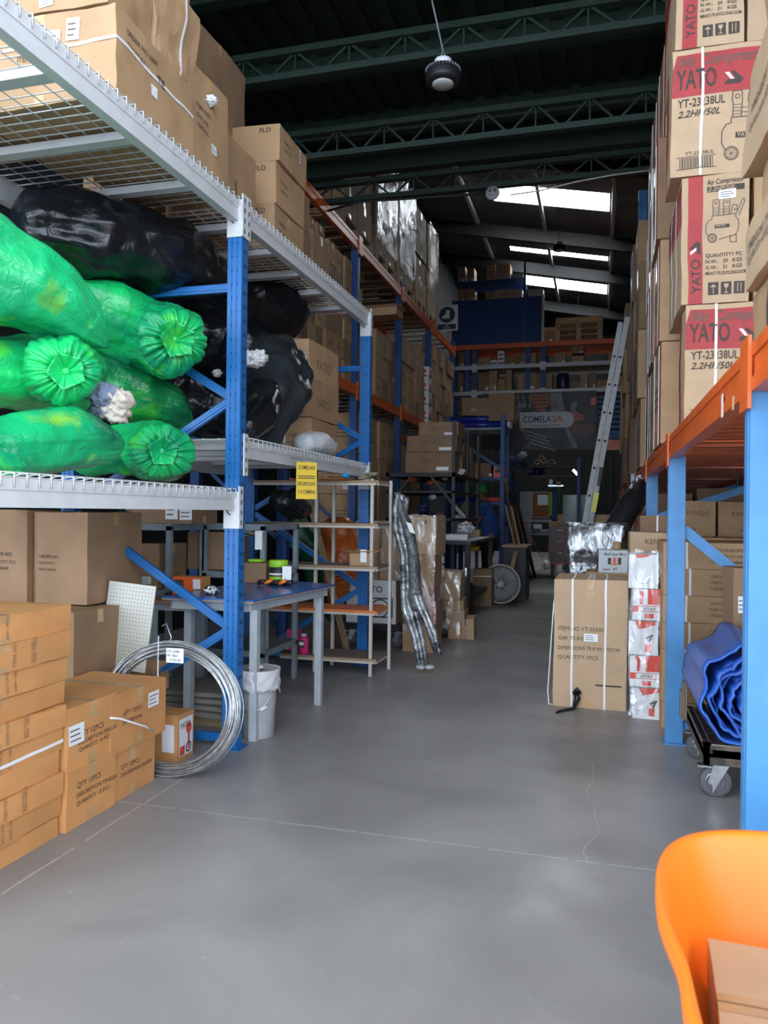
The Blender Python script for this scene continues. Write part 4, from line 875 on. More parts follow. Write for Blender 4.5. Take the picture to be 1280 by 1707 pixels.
def pallet(c, w, d, label, group=None, h=.13):
    b = MB(); x, y = w/2, d/2
    for k in range(3): b.lo((-x, -y+(d-.09)*k/2, 0), (x, -y+(d-.09)*k/2+.09, .016), PALW)
    for k in range(3):
        for j in range(3): b.lo((-x+(w-.1)*k/2, -y+(d-.1)*j/2, .016), (-x+(w-.1)*k/2+.1, -y+(d-.1)*j/2+.1, h-.034), PALW)
    for k in range(3): b.lo((-x+(w-.1)*k/2, -y, h-.034), (-x+(w-.1)*k/2+.1, y, h-.018), PALW)
    for k in range(7): b.lo((-x, -y+(d-.08)*k/6, h-.018), (x, -y+(d-.08)*k/6+.08, h), PALW)
    return tag(b.build('wooden_pallet', None, c), label, 'pallet', group)
def stack(x, xw, y0, y1, z0, cols, rows, h, where, group, m=None, jit=.012, skip=()):
    w = (y1-y0)/cols
    for c in range(cols):
        for r_ in range(rows):
            if (c, r_) in skip: continue
            col = ('only column' if cols == 1 else ORD[c]+' column') ; row = LV[r_]+(' row' if r_ else ' row')
            ubox((x-xw/2+R.uniform(-jit, jit), y0+w*(c+.5), z0+h*r_), (xw, w*.965, h*.985), 'brown carton, %s, %s %s' % (col, row, where), group, rz=R.uniform(-.02, .02))
mid = 'cartons on the middle level of the tall rack'
stack(TX-.06, .42, 6.9, 7.75, 2.8, 4, 7, .215, 'of the small-carton pile behind white rack', mid, skip=[(0, q) for q in range(7)])
stack(TX-.06, .42, 7.85, 8.7, 2.8, 3, 6, .24, 'of the pile before the second tall post', mid)
stack(TX-.1, .5, 8.88, 9.7, 2.8, 2, 4, .32, 'right after the second tall post', mid, skip=((1, 3),))
stack(TX-.08, .5, 9.8, 10.75, 2.8, 3, 3, .31, 'of the mid-level load before third post', mid)
stack(TX-.04, .5, 10.95, 11.9, 2.8, 2, 3, .37, 'of the load right after third post', mid)
stack(TX-.04, .5, 11.95, 12.55, 2.8, 2, 4, .28, 'of the load beside the printed cartons', mid)
stack(TX-.0, .5, 13.0, 14.9, 2.8, 6, 5, .28, 'of the wide load at the far end', mid, jit=.03)
def art_rw(F_, dx, dy, dz):
    for k in ('+x', '-y'):
        g = F_[k]; w = dy if k == '+x' else dx; g.rect(0, 0, w, dz, WHITE, 1)
        for q in range(4): g.disc(w*(.2+.2*q), dz*(.3+.4*(q % 2)), dz*.17, REDW if q % 2 else INK, 2)
        g.line([(w*.1, dz*.15), (w*.5, dz*.6), (w*.9, dz*.3)], .02, INK, 3)
for i in range(4): carton('white and red printed carton on the tall rack, %s of four' % LV[i], (TX-.17, 12.72, 2.8+i*.235), (.4, .24, .23), 0, group='printed cartons on the tall rack', name='printed_carton', seed=100+i, art=art_rw, tape=None)
bag('silvery wrapped bundle on top of the printed cartons', [(708, 605, TX-.12, 6), (709, 585, TX-.12, 7), (710, 562, TX-.12, 6)], SILV, e0='round', e1='round', seed=41, name='wrapped_bundle', cat='bundle', group=None, nu=40)
low = 'cartons on the floor level of the tall rack'
for y0, y1, n, w_ in ((9.0, 9.9, 2, 'beyond the second post'), (9.95, 10.7, 2, 'before the third post')):
    stack(TX-.06, .5, y0, y1, .02, n, 5, .5, 'at floor level '+w_, low)
stack(TX-.1, .5, 11.0, 12.6, .02, 3, 5, .46, 'at floor level beyond the third post', low)
upg = 'cartons on pallets on top of the tall rack'
for i, (y0, y1, rows, h, n) in enumerate(((8.15, 9.35, 3, .36, 2), (9.5, 10.5, 4, .36, 2), (10.62, 11.6, 4, .37, 2), (11.72, 12.5, 4, .36, 1), (12.6, 13.3, 4, .37, 1))):
    pallet((-3.28, (y0+y1)/2, 4.53), .98, y1-y0, 'wooden pallet on top of the tall rack, %s from the near end' % ORD[i], 'pallets on top of the tall rack')
    stack(TX-.02, .48, y0+.02, y1-.02, 4.66, n, rows, h, 'of pallet load %d on the tall rack top' % (i+1) if 0 else 'of the %s pallet load up top' % ORD[i], upg)
    if i in (1, 2, 4):
        b = MB(); z0, z1 = 4.8, 4.66+rows*h+.01
        b.surf(lambda u, v, y0=y0, y1=y1, z0=z0, z1=z1: Vector((-2.795, y0-.01+(y1-y0+.02)*u, z0+(z1-z0)*v))+Vector((.012+abs(nz((u*4, v*6, i), 1))*.03, 0, 0)), 18, 24, WRAP)
        b.surf(lambda u, v, y0=y0, y1=y1, z0=z0, z1=z1: Vector((-2.8-.5*u, y0-.015, z0+(z1-z0)*v))+Vector((0, -abs(nz((u*4, v*6, 9), 1))*.03, 0)), 12, 24, WRAP)
        tag(b.build('stretch_film'), 'clear film on the %s pallet load up on the tall rack' % ORD[i], 'plastic film')
open_box('open white-edged carton lying in the upper gap of the tall rack', (TX+.08, 9.48, 3.765), (.5, .3, .1), CARD, 0, .06)
# safety sign on the rack end
b = MB(); p = at(745, 530, Y=14.6); NAVY = mat('navy_print', (.02, .035, .1), .5)
w, h = .42, .49; b.lo((-w/2, -.006, -h/2), (w/2, .006, h/2), WHITE); fp = FaceP(b, (-w/2, -.006, -h/2), (1, 0, 0), (0, 0, 1), (0, -1, 0))
fp.disc(w/2, h*.62, .155, NAVY, 1, 26); fp.poly([(w*.47, h*.8), (w*.62, h*.8), (w*.62, h*.55), (w*.62, h*.5), (w*.27, h*.5), (w*.27, h*.55), (w*.42, h*.62)][::1], WHITE, 2); fp.rect(w*.27, h*.465, w*.36, .008, WHITE, 2)
fp.rect(w*.08, h*.05, w*.84, h*.2, NAVY, 1); fp.text('USE', w/2, h*.165, .04, WHITE, True, 'C', l=2); fp.text('BOTAS', w/2, h*.075, .04, WHITE, True, 'C', l=2)
sg = tag(b.build('safety_sign', None, p), 'white and navy sign with boot symbol at the end of the tall rack', 'sign')
b = MB(); b.lo((-.35, .0, -.02), (-.2, .012, .02), WMET); b.lo((-.4, 0, .08), (-.2, .06, .16), WHITE); b.tube([(-.2, .02, 0), (-.05, .4, .0), (-.05, .4, 4.5-p.z)], .015, GMET, 8); b.build('bracket', sg)
# ------------------------------------------------------------------ rear cross rack with banner
BY = 16.5
br = empty('pallet_rack', (-1.3, 17.0, 0), 'rear cross rack with white shelves and blue posts over the tool banner', 'rack'); bc = Vector((-1.3, 17.0, 0))
def bb(b, n, par=None):
    o = b.build(n, par or br)
    if par is None: o.location = -bc
    return o
for x, z0 in ((-3.05, 0), (-2.78, 3.8), (-2.62, 3.8), (-1.50, 3.8), (-1.18, 3.8), (.5, 0)):
    for y in (BY, BY+1.0):
        b = MB(); b.lo((x-.05, y-.04, z0), (x+.05, y+.04, 4.8 if x != -3.05 else 5.2), BLUED); bb(b, 'upright_post')
for z, m_, h in ((4.9, ORANGE, .1), (4.45, WMET, .08), (3.9, WMET, .08)):
    for y in (BY-.02, BY+1.0):
        b = MB(); b.lo((-3.1, y-.03, z-h), (.56, y, z), m_); b.lo((-3.1, y-.036, z-h), (.56, y-.03, z-h*.66), m_); b.lo((-3.1, y-.036, z-h*.3), (.56, y-.03, z), m_); bb(b, 'beam')
    b = MB(); b.lo((-3.1, BY, z-.02), (.56, BY+1, z-.004), PLYD if m_ is not ORANGE else ORANGE); bb(b, 'shelf_board')
for x in (-2.62, -1.18):
    for z in (4.45, 3.9): b = MB(); b.lo((x-.06, BY-.075, z-.14), (x+.06, BY-.06, z+.03), WMET); bb(b, 'beam_connector')
Bl = [(758, 774, 588, 'at the left end'), (791, 816, 598, 'with a white label'), (841, 858, 595, 'small and dark'), (858, 873, 589, 'narrow, mid shelf'), (873, 894, 589, 'with dark printed mark'), (924, 943, 588, 'by the mid post'), (953, 973, 596, 'under another'), (1014, 1026, 587, 'at the right by the ladder')]
for i, (xa, xb, yt, w_) in enumerate(Bl):
    a = at(xa, 612, Y=BY+.1); c = at(xb, 612, Y=BY+.1); t = at(xa, yt, Y=BY+.1)
    ubox(((a.x+c.x)/2, BY+.3, 4.452), (c.x-a.x, .4, max(.15, t.z-4.452)), 'small carton on the upper white shelf, %s' % w_, 'cartons on the upper white rear shelf')
a = at(953, 612, Y=BY+.1); c = at(973, 612, Y=BY+.1); ubox(((a.x+c.x)/2, BY+.3, 4.452+.195), (c.x-a.x, .4, .17), 'small carton topmost of two on the upper white shelf', 'cartons on the upper white rear shelf')
for i, (xa, yt) in enumerate(((817, 600), (829, 585))):
    a = at(xa, 612, Y=BY+.1); t = at(xa, yt, Y=BY+.1)
    b = MB(); b.lo((0, 0, 0), (.14, .3, t.z-4.452), WHITE); 
    for q in range(3): b.add([(.02, -.002, .04+.09*q), (.12, -.002, .06+.09*q), (.12, -.002, .09+.09*q), (.02, -.002, .07+.09*q)], [(0, 1, 2, 3)], INKM)
    tag(b.build('printed_box', None, (a.x, BY+.12, 4.452)), 'white printed box on the upper rear shelf, %s of the pair' % ('shorter', 'taller')[i], 'box', 'white printed boxes')
Bl2 = [(760, 772, 622, 'at the left end'), (797, 815, 622, 'beside the white-topped one'), (815, 828, 618, 'with white printed upper half'), (829, 842, 632, 'with a teal label'), (843, 853, 616, 'tall and narrow'), (862, 893, 622, 'widest, below the mid post'), (893, 910, 625, 'with a pale label'), (910, 920, 622, 'left of the mid post'), (952, 968, 637, 'right of the second mid post'), (968, 979, 620, 'tall, right half'), (981, 993, 621, 'tall, next to the ladder'), (995, 1013, 634, 'behind the ladder'), (1030, 1040, 626, 'at the right end')]
for i, (xa, xb, yt, w_) in enumerate(Bl2):
    a = at(xa, 655, Y=BY+.1); c = at(xb, 655, Y=BY+.1); t = at(xa, yt, Y=BY+.1)
    ubox(((a.x+c.x)/2, BY+.3, 3.902), (c.x-a.x, .4, max(.15, t.z-3.902)), 'carton on the lower white shelf, %s' % w_, 'cartons on the lower white rear shelf')
b = MB(); b.lathe([(.1, 0), (.13, .05), (.13, .3), (.1, .36)], mat('dark_drum', (.02, .03, .06), .3), n=20); b.lathe([(.07, .37), (.12, .372), (.12, .38)], WHITE, n=20); tag(b.build('dark_drum', None, (at(938, 655, Y=BY+.2).x, BY+.2, 3.902)), 'dark round drum with a bright lid on the lower white shelf', 'drum')
# blue mesh cage above
def meshmat():
    m = bpy.data.materials.new('blue_mesh'); m.use_nodes = True; n = m.node_tree.nodes; L = m.node_tree.links; p = n['Principled BSDF']; p.inputs['Base Color'].default_value = (.02, .07, .22, 1); p.inputs['Roughness'].default_value = .6
    o = n['Material Output']; mx = n.new('ShaderNodeMixShader'); tr = n.new('ShaderNodeBsdfTransparent'); mx.inputs[0].default_value = .8
    L.new(tr.outputs[0], mx.inputs[1]); L.new(p.outputs[0], mx.inputs[2]); L.new(mx.outputs[0], o.inputs[0]); return m
MESHM = meshmat()
cage = empty('mesh_cage', (-2.1, 16.9, 4.9), 'dark blue mesh cage on the rear rack, cartons above it', 'cage')
b = MB(); b.lo((-1.0, -.42, 0), (.5, -.4, .95), MESHM); b.build('mesh_panel', cage); b = MB(); b.lo((.55, -.42, .0), (.9, -.4, .97), MESHM); b.build('mesh_panel', cage)
for x in (-1.0, .52, .9): b = MB(); b.lo((x-.025, -.43, 0), (x+.025, -.39, 1.7 if x == .52 else .98), BLUED if x < .8 else CREAM); b.build('post', cage)
b = MB(); b.lo((-1.0, -.4, .95), (.9, .4, .97), BLUED); b.lo((-1.0, -.4, 1.36), (.5, .4, 1.38), BLUED); b.build('shelf_board', cage)
for i, (xa, xb, yt) in enumerate(((763, 775, 482), (777, 791, 481), (808, 824, 486), (825, 850, 483), (850, 870, 482), (880, 905, 482))):
    a = at(xa, 497, Y=16.6); c = at(xb, 497, Y=16.6); t = at(xa, yt, Y=16.6); ubox(((a.x+c.x)/2, 16.78, 5.872), (c.x-a.x, .35, max(.12, t.z-5.88)), 'carton on the cage top, %s from the left' % ORD[i], 'cartons on top of the mesh cage', k=4 if i > 2 else 0)
for i, (xa, xb, yt) in enumerate(((763, 775, 446), (778, 790, 448), (811, 825, 443), (826, 850, 442), (851, 872, 458))):
    a = at(xa, 472, Y=16.6); c = at(xb, 472, Y=16.6); t = at(xa, yt, Y=16.6); ubox(((a.x+c.x)/2, 16.78, 6.283), (c.x-a.x, .35, max(.12, t.z-6.27)), 'carton on the highest rear shelf, %s from the left' % ORD[i], 'cartons on the highest rear shelf', k=4 if i > 1 else 2)
for i in range(4): pallet((-.47+.02*math.sin(i*3), 16.9, 4.902+.122*i), .95, .8, 'wooden pallet in the pile on the rear rack, %s up' % ('lowest', 'second', 'third', 'topmost')[i], 'pile of pallets on the rear rack', .12)
ubox((-1.1, 16.8, 4.902), (.22, .4, .26), 'carton standing left of the pallet pile', 'cartons by the pallet pile'); ubox((-1.12, 17.1, 4.902), (.26, .2, .42), 'taller carton behind left of the pallet pile', 'cartons by the pallet pile')
# blue slatted panels, banner
def slats(x0, x1, z0, z1, label, n):
    b = MB()
    for k in range(n): z = z0+(z1-z0)*k/n; b.lo((x0, BY-.03, z), (x1, BY+.0, z+(z1-z0)/n*.75), BLUED); b.lo((x0, BY-.0, z), (x1, BY+.01, z1), BLUED)
    return tag(b.build('slatted_panel'), label, 'panel', 'blue slatted panels beside the banner')
slats(-3.06, -2.46, 2.95, 3.78, 'blue slatted panel left of the tool banner', 9); slats(-.06, .48, 2.85, 3.78, 'blue slatted panel right of the tool banner, behind the ladder', 9)
b = MB(); b.lo((-.06, BY-.05, 2.62), (.5, BY, 2.83), ORANGE); tag(b.build('orange_beam'), 'orange beam below the right blue slatted panel', 'beam')
BAN = mat('banner_print', (.055, .055, .06), .5, nz=(1.6, .75), dark=(.008, .008, .01)); GP = mat('banner_grey', (.2, .21, .23), .45, nz=(5, .5)); GP2 = mat('banner_pale', (.42, .43, .46), .45)
b = MB(); W, H = 2.36, 1.2; b.lo((0, -.012, 0), (W, 0, H), BAN); fp = FaceP(b, (0, -.012, 0), (1, 0, 0), (0, 0, 1), (0, -1, 0))
def spanner(x, z, ang, L, w=.03, m_=GP):
    c, s = math.cos(ang), math.sin(ang); fp.line([(x, z), (x+c*L, z+s*L)], w, m_, 2); fp.circ(x, z, w*1.4, w*.8, m_, 2, 12); fp.circ(x+c*(L+w), z+s*(L+w), w*1.5, w*.8, m_, 2, 12, ang+.5, ang+2*PI-.5)
for q in range(4): spanner(.62+.13*q, 1.12, -1.25-.1*q, .2, .018, GP2)
fp.poly([(.45, .98), (.62, .78), (.6, .62), (.75, .6), (.83, .85), (.95, .95), (.8, 1.0), (.7, .9), (.6, 1.02)], GP, 1)
OR_ = mat('banner_orange', (.4, .1, .04), .5); fp.poly([(1.02, 1.16), (1.4, 1.16), (1.42, .95), (1.3, .78), (1.15, .82), (1.04, 1.0)], OR_, 2)
for q in range(4): fp.line([(1.06, 1.1-.08*q), (1.38, 1.1-.075*q)], .02, BAN, 3)
for q in range(6): fp.circ(1.0+.1*q, .74+.03*(q % 2), .03, .012, GP2, 2, 12)
fp.poly([(1.42, 1.18), (1.65, 1.18), (1.72, .8), (1.45, .78)], GP, 1); fp.poly([(1.85, .95), (2.0, 1.0), (1.94, .82), (1.9, .66), (1.84, .8)], GP, 1)
fp.poly([(1.78, .72), (1.95, .78), (2.1, .7), (2.1, .6), (1.9, .56), (1.78, .62)], mat('banner_skin', (.4, .12, .08), .5), 2); fp.poly([(1.75, .55), (2.3, .5), (2.3, .3), (1.9, .32)], mat('banner_brown', (.14, .07, .05), .5), 1)
for q in range(4): spanner(.85+.06*q, .42-.09*q, -.32, .5, .016, GP2)
spanner(1.35, .4, 1.4, .16, .02, GP); fp.poly([(1.7, .5), (1.78, .48), (2.0, .05), (1.9, .02)], GP, 1); fp.disc(.98, .08, .05, GP, 2); fp.rect(2.24, .9, .1, .16, REDW, 2)
pl = []
for a in range(9): t = -PI/2+PI*a/8; pl.append((1.77+.14*math.cos(t), .62+.165*math.sin(t)))
pl += [(.8, .785), (.8, .455)]; fp.poly(pl, mat('logo_plate_white', (.55, .56, .57), .5), 3)
fp.text('COMELA', .87, .57, .19, mat('logo_blue', (.02, .03, .14), .5), True, l=4, width=.58); fp.text('SA', 1.47, .57, .19, mat('logo_orange', (.6, .1, .03), .5), True, l=4, width=.22)
fp.poly([(.8, .62), (.85, .57), (.83, .47), (.8, .455)], mat('logo_yellow', (.7, .35, .03), .5), 4)
for q, (x, w) in enumerate(((1.05, .13), (1.2, .2), (1.44, .18))): fp.rect(x, .495, w, .014, INK, 4)
tag(b.build('banner', None, (-2.45, BY-.065, 2.64)), 'dark tool banner with white name plate hanging under the rear shelves', 'banner')
# ------------------------------------------------------------------ area under the banner
sh = empty('steel_shelf', (-1.2, 17.2, 0), 'dark shelving under the banner with rolls on its top shelf', 'shelf')
for x in (-.7, .75):
    for y in (-.2, .4): b = MB(); b.lo((x-.03, y-.03, 0), (x+.03, y+.03, 2.5), BLUED); b.build('post', sh)
for z in (2.3, 2.1, .9): b = MB(); b.lo((-.7, -.2, z), (.75, .4, z+.03), BLACK); b.build('shelf_board', sh)
for i, (px, py) in enumerate(((895, 770), (902, 763), (906, 768), (920, 770))):
    p = at(px, py, Y=17.0); b = MB(); My = Matrix.Rotation(PI/2, 3, 'X'); b.lathe([(.03, 0), (.06, .0), (.06, -.6), (.03, -.6)], CARDL, (p.x, 17.02, max(p.z, 2.395)), 18, My)
    b.lathe([(.028, 0), (.028, .002)], HOLE, (p.x, 17.018, max(p.z, 2.395)), 12, My); tag(b.build('paper_roll'), 'cardboard tube end on the shelf under the banner, %s from the left' % ORD[i], 'tube', 'cardboard tubes under the banner')
clump('dark blue wrapped goods hanging on the shelf under the banner', 893, 788, -1.37, 14, [mat('navy_film', (.03, .03, .16), .3, nz=(8, .6))], 51, name='wrapped_goods', cat='bundle', n=3, flat=.5)
bag('big dark blue wrapped roll beside the blue rack end', [(835, 775, -1.7, 12), (850, 772, -1.6, 14), (868, 775, -1.5, 12)], mat('deep_blue_film', (.02, .05, .14), .2, nz=(8, .6), bump=(20, .8, 1)), e0='round', e1='round', seed=44, name='wrapped_roll', cat='bundle', group=None, nu=50)
clump('pale crumpled film above the blue wrapped roll', 868, 760, -1.5, 9, [mat('foggy_film', (.45, .46, .48), .3)], 52, name='crumpled_film', cat='plastic film', n=2)
nb = empty('notice_board', at(891, 842, Y=16.6), 'notice board, half white and half cork, under the banner', 'notice board')
b = MB(); b.lo((-.3, -.01, -.27), (.31, .01, .28), WMET); b.lo((-.29, -.014, -.26), (-.06, -.01, .27), mat('grey_paper', (.3, .33, .35), .7)); b.lo((-.05, -.014, -.26), (.3, -.01, .27), mat('cork', (.28, .1, .035), .8)); b.build('panel', nb)
b = MB(); b.lo((.06, -.018, .0), (.28, -.014, .22), WHITE); b.build('pinned_sheet', nb)
b = MB(); b.lo((-.22, -.02, -.36), (.36, -.01, -.3), mat('grey_print', (.3, .3, .33), .5)); b.lo((-.02, -.02, -.5), (.16, -.01, -.4), WHITE); b.build('pinned_strip', nb)
wb = empty('work_bench', (-1.25, 17.0, 0), 'small grey bench under the notice board', 'work bench')
for x in (-.3, .35): b = MB(); b.lo((x-.04, -.3, 0), (x+.04, -.22, .85), GMETL); b.build('leg', wb)
b = MB(); b.lo((-.4, -.35, .85), (.4, .2, .89), GMET); b.build('bench_top', wb)
for i, (px, w) in enumerate(((880, .14), (908, .2))): q = at(px, 880, Y=16.8); b = MB(); b.lathe([(w/2, 0), (w/2, .2 if i == 0 else .08)], CREAM, n=18); tag(b.build('tub', None, (q.x, 16.8, .891)), 'cream tub on the bench under the notice board, %s' % ('tall one', 'low one')[i], 'tub')
tcab = empty('tool_cabinet', (-.8, 16.72, 0), 'dark red tool cabinet with three drawers at the aisle end', 'cabinet'); DRED = mat('dark_red_enamel', (.09, .008, .01), .35)
b = MB(); b.lo((-.2, -.22, .25), (.2, .22, 1.03), DRED); b.lo((-.2, -.235, .25), (.2, -.22, .28), REDW); b.build('body', tcab)
for k in range(3):
    b = MB(); b.lo((-.17, -.235, .32+.235*k), (.17, -.22, .53+.235*k), DRED); d = b.build('drawer', tcab); b = MB(); b.lo((-.05, -.245, .48+.235*k), (.05, -.235, .51+.235*k), CREAM); b.build('handle', d)
for x in (-.15, .15): b = MB(); b.lo((x-.03, -.2, 0), (x+.03, .2, .25), BLACK); b.build('foot', tcab)
vest = mat('lime_strap', (.28, .42, .05), .7)
for i, (px, w, m_, z0, z1) in enumerate(((917, .07, vest, 1.26, 1.75), (925, .07, BLUED, 1.2, 1.8), (931, .06, mat('green_grey_cloth', (.06, .1, .06), .8), 1.5, 1.85))):
    q = at(px, 840, Y=16.1); b = MB(); b.surf(lambda u, v, q=q, w=w, z0=z0, z1=z1: Vector((q.x+w*(u-.5)+.02*nz((u, v*4, i), 2), 16.1+.03*math.sin(u*9), z0+(z1-z0)*v)), 8, 14, m_); tag(b.build('hanging_strap', solid=.01), '%s strap hanging from the shelf post beside the notice board' % ('lime', 'dark blue', 'olive')[i], 'strap')
b = MB(); b.lo((-1.02, 16.05, 1.86), (-.72, 16.13, 1.89), CHROME); b.lo((-1.02, 16.1, 1.86), (-.98, 16.9, 1.89), CHROME); b.lo((-1.0, 16.02, 1.9), (-.93, 16.06, 2.0), WHITE); b.lo((-.86, 16.02, 1.88), (-.78, 16.06, 1.96), mat('salmon', (.5, .18, .1), .6)); tag(b.build('hook_rail'), 'metal hook rail holding straps at the shelf post', 'rail')
GLASS = mat('sea_green_panel', (.09, .17, .15), .2, nz=(2, .4))
for i, (px, tl) in enumerate(((948, 0), (962, .0), (972, .06))):
    q = at(px, 880, Y=18.5); b = MB(); b.lo((-.14, -.01, 0), (.14, .01, 1.75), GLASS); o = tag(b.build('glass_sheet', None, (q.x, 18.5+.04*i, 0)), 'greenish panel standing at the back of the aisle, %s' % ('leftmost', 'middle one', 'tilted behind the ladder')[i], 'panel', 'greenish panels at the back'); o.rotation_euler = (.03, tl*1.5, 0)
b = MB(); q0, q1 = at(955, 783, Y=22), at(965, 794, Y=22); b.tube([q0, q1], .035, mat('lit_tube', (1, 1, 1), .5, emit=((.85, .95, 1), 3)), 8); tag(b.build('tube_lamp'), 'small lit tube lamp far back in the dark aisle', 'lamp')
b = MB(); q0 = at(960, 788, Y=22); b.tube([q0, (q0.x, 22, rz_(q0.x)+.02)], .006, BLACK, 5); tag(b.build('lamp_cord'), 'thin cord carrying the far tube lamp', 'cord')
for k in range(6):
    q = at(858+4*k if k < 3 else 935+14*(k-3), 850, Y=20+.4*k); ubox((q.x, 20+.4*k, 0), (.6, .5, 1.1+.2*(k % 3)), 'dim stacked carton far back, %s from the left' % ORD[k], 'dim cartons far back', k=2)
# ------------------------------------------------------------------ mid-left: black rack, blue rack, table, person
kr = empty('storage_rack', (-2.1, 10.3, 0), 'black shelf rack full of brown cartons beside the tall rack', 'rack')
for x in (-.45, .38):
    for y in (-1.0, .0, .9): b = MB(); b.lo((x-.02, y-.02, 0), (x+.02, y+.02, 2.42 if x > 0 else 1.8), BLACK); b.build('post', kr)
for z in (1.74, 1.54, 1.2): b = MB(); b.lo((-.47, -1.02, z), (.4, .92, z+(.05 if z > 1.6 else .025)), BLACK); b.build('shelf_board', kr)
b = MB(); b.bar((.38, -1.0, 1.4), (.1, -1.0, 1.74), .02, .03, BLACK); b.build('brace', kr); b = MB(); b.bar((-.45, -1.0, 1.4), (-.15, -1.0, 1.74), .02, .03, BLACK); b.build('brace', kr)
g5 = 'cartons on the black shelf rack'
for i, (x, y, z, w, d, h, l) in enumerate(((-2.03, 9.52, 1.792, .6, .4, .25, 'wide, lowest in front'), (-2.0, 9.5, 2.045, .62, .4, .2, 'wide, second from below in front'), (-1.95, 9.72, 2.25, .5, .5, .18, 'topmost in front'), (-1.84, 10.0, 1.792, .24, .22, .3, 'right of the wide ones'), (-1.86, 10.25, 1.792, .24, .22, .44, 'tall, fourth along'), (-1.84, 10.5, 1.792, .22, .2, .28, 'behind the tall one'), (-1.84, 10.75, 1.792, .22, .2, .4, 'tall, near the far end'), (-1.84, 10.97, 1.792, .22, .19, .24, 'low, near the far end'), (-1.83, 11.16, 1.792, .26, .16, .22, 'at the far end'))):
    ubox((x, y, z), (w, d, h), 'dark brown carton on the black rack, %s' % l, g5, k=2)
for i, (px, py, m_, r_) in enumerate(((625, 810, ORANGE, 12), (690, 800, ORANGE, 14), (722, 808, ORANGE, 12), (742, 800, CARDL, 8), (768, 788, CLOTHW, 9), (722, 830, CLOTHW, 10), (708, 848, NAVY, 13), (735, 860, mat('maroon_film', (.15, .03, .04), .4), 11), (650, 880, CARDD, 12))):
    if i == 0: continue
    cl_ = ('orange tool cluster left of the wrapped frames top', 'orange tools hung left on the black rack', 'orange tools hung at the middle of the black rack', 'tan parts on the black rack below the cartons', 'white bottles on the black rack by its far end', 'white cups on the lower black shelf', 'navy goods on the lower black shelf', 'maroon goods below the navy ones', 'brown goods in shadow behind the frames')[i]
    clump(cl_, px, py, 9.6, r_*.9, [m_], 60+i, name='tool_cluster' if 'tool' in cl_ else 'goods', cat='goods', n=2, flat=.5)
bl = empty('storage_rack', (-2.0, 13.3, 0), 'blue rack carrying blue rolls, behind the working person', 'rack')
for x in (-.5, .42):
    for y in (-.3, .4): b = MB(); b.lo((x-.035, y-.035, 0), (x+.035, y+.035, 2.95), BLUED); b.build('post', bl)
for z in (2.7, 1.86, 1.45, 1.1): b = MB(); b.lo((-.5, -.32, z), (.45, .42, z+.04), BLUED if z != 2.7 else GMET); b.build('shelf_board', bl)
b = MB(); b.bar((-.5, -.34, 2.62), (.4, -.34, 2.05), .02, .05, BLUED); b.build('brace', bl)
BR = mat('royal_blue_roll', (.025, .035, .3), .3)
for i in range(5):
    b = MB(); Mx = Matrix.Rotation(PI/2, 3, 'Y'); z = 2.74+.055+.105*(i//3); y = 13.08+.12*(i % 3)+.06*(i//3); b.lathe([(.02, -.5), (.052, -.5), (.052, .48), (.02, .48)], BR, (-2.0, y, z), 16, Mx); b.lathe([(.05, .48), (.054, .485), (.054, .54), (.02, .54)], WHITE, (-2.0, y, z), 16, Mx)
    tag(b.build('fabric_roll'), 'blue roll with white end on the blue rack, %s' % ('front lower', 'middle lower', 'back lower', 'front upper', 'back upper')[i], 'roll', 'blue rolls on the rack')
def art_h(F_, dx, dy, dz): F_['-y'].text('H', dx*.35, dz*.2, dz*.3, WHITE, False, l=3)
carton('brown carton with white letter, on top of the blue rolls', (-2.1, 13.2, 2.955), (.48, .3, .3), .35, m=CARDD, seed=110, art=art_h)
carton('wide brown carton above the blue rack end, next to the banner plate', (-1.62, 13.25, 2.86), (.42, .4, .46), 0, m=CARDD, seed=111)
for i, (x, w) in enumerate(((-2.3, .2), (-2.06, .2), (-1.84, .22))): ubox((x, 13.15, 1.902), (w, .3, .24+.03*(i % 2)), 'carton beside the red crate on the blue rack, %s' % ('farthest left', 'middle', 'nearest to it')[i], 'cartons by the red crate', k=2)
b = MB(); b.lo((-.11, -.12, 0), (.11, .12, .2), REDW); b.lo((-.04, -.122, .08), (.05, -.12, .13), INK); tag(b.build('crate', None, (-1.66, 13.12, 1.902)), 'red plastic crate at the end of the blue rack', 'crate')
for i, (z, m_) in enumerate(((1.53, REDW), (1.53, BR), (1.18, BR), (1.18, REDW))):
    b = MB(); Mx = Matrix.Rotation(PI/2, 3, 'Y'); x0 = -.45 if i % 2 else .0; b.lathe([(.04, x0), (.04, x0+.42)], m_, (-2.0, 13.1, z), 14, Mx); tag(b.build('fabric_roll'), '%s roll on the %s shelf of the blue rack' % ('red' if m_ is REDW else 'blue', 'third' if z > 1.4 else 'low'), 'roll')
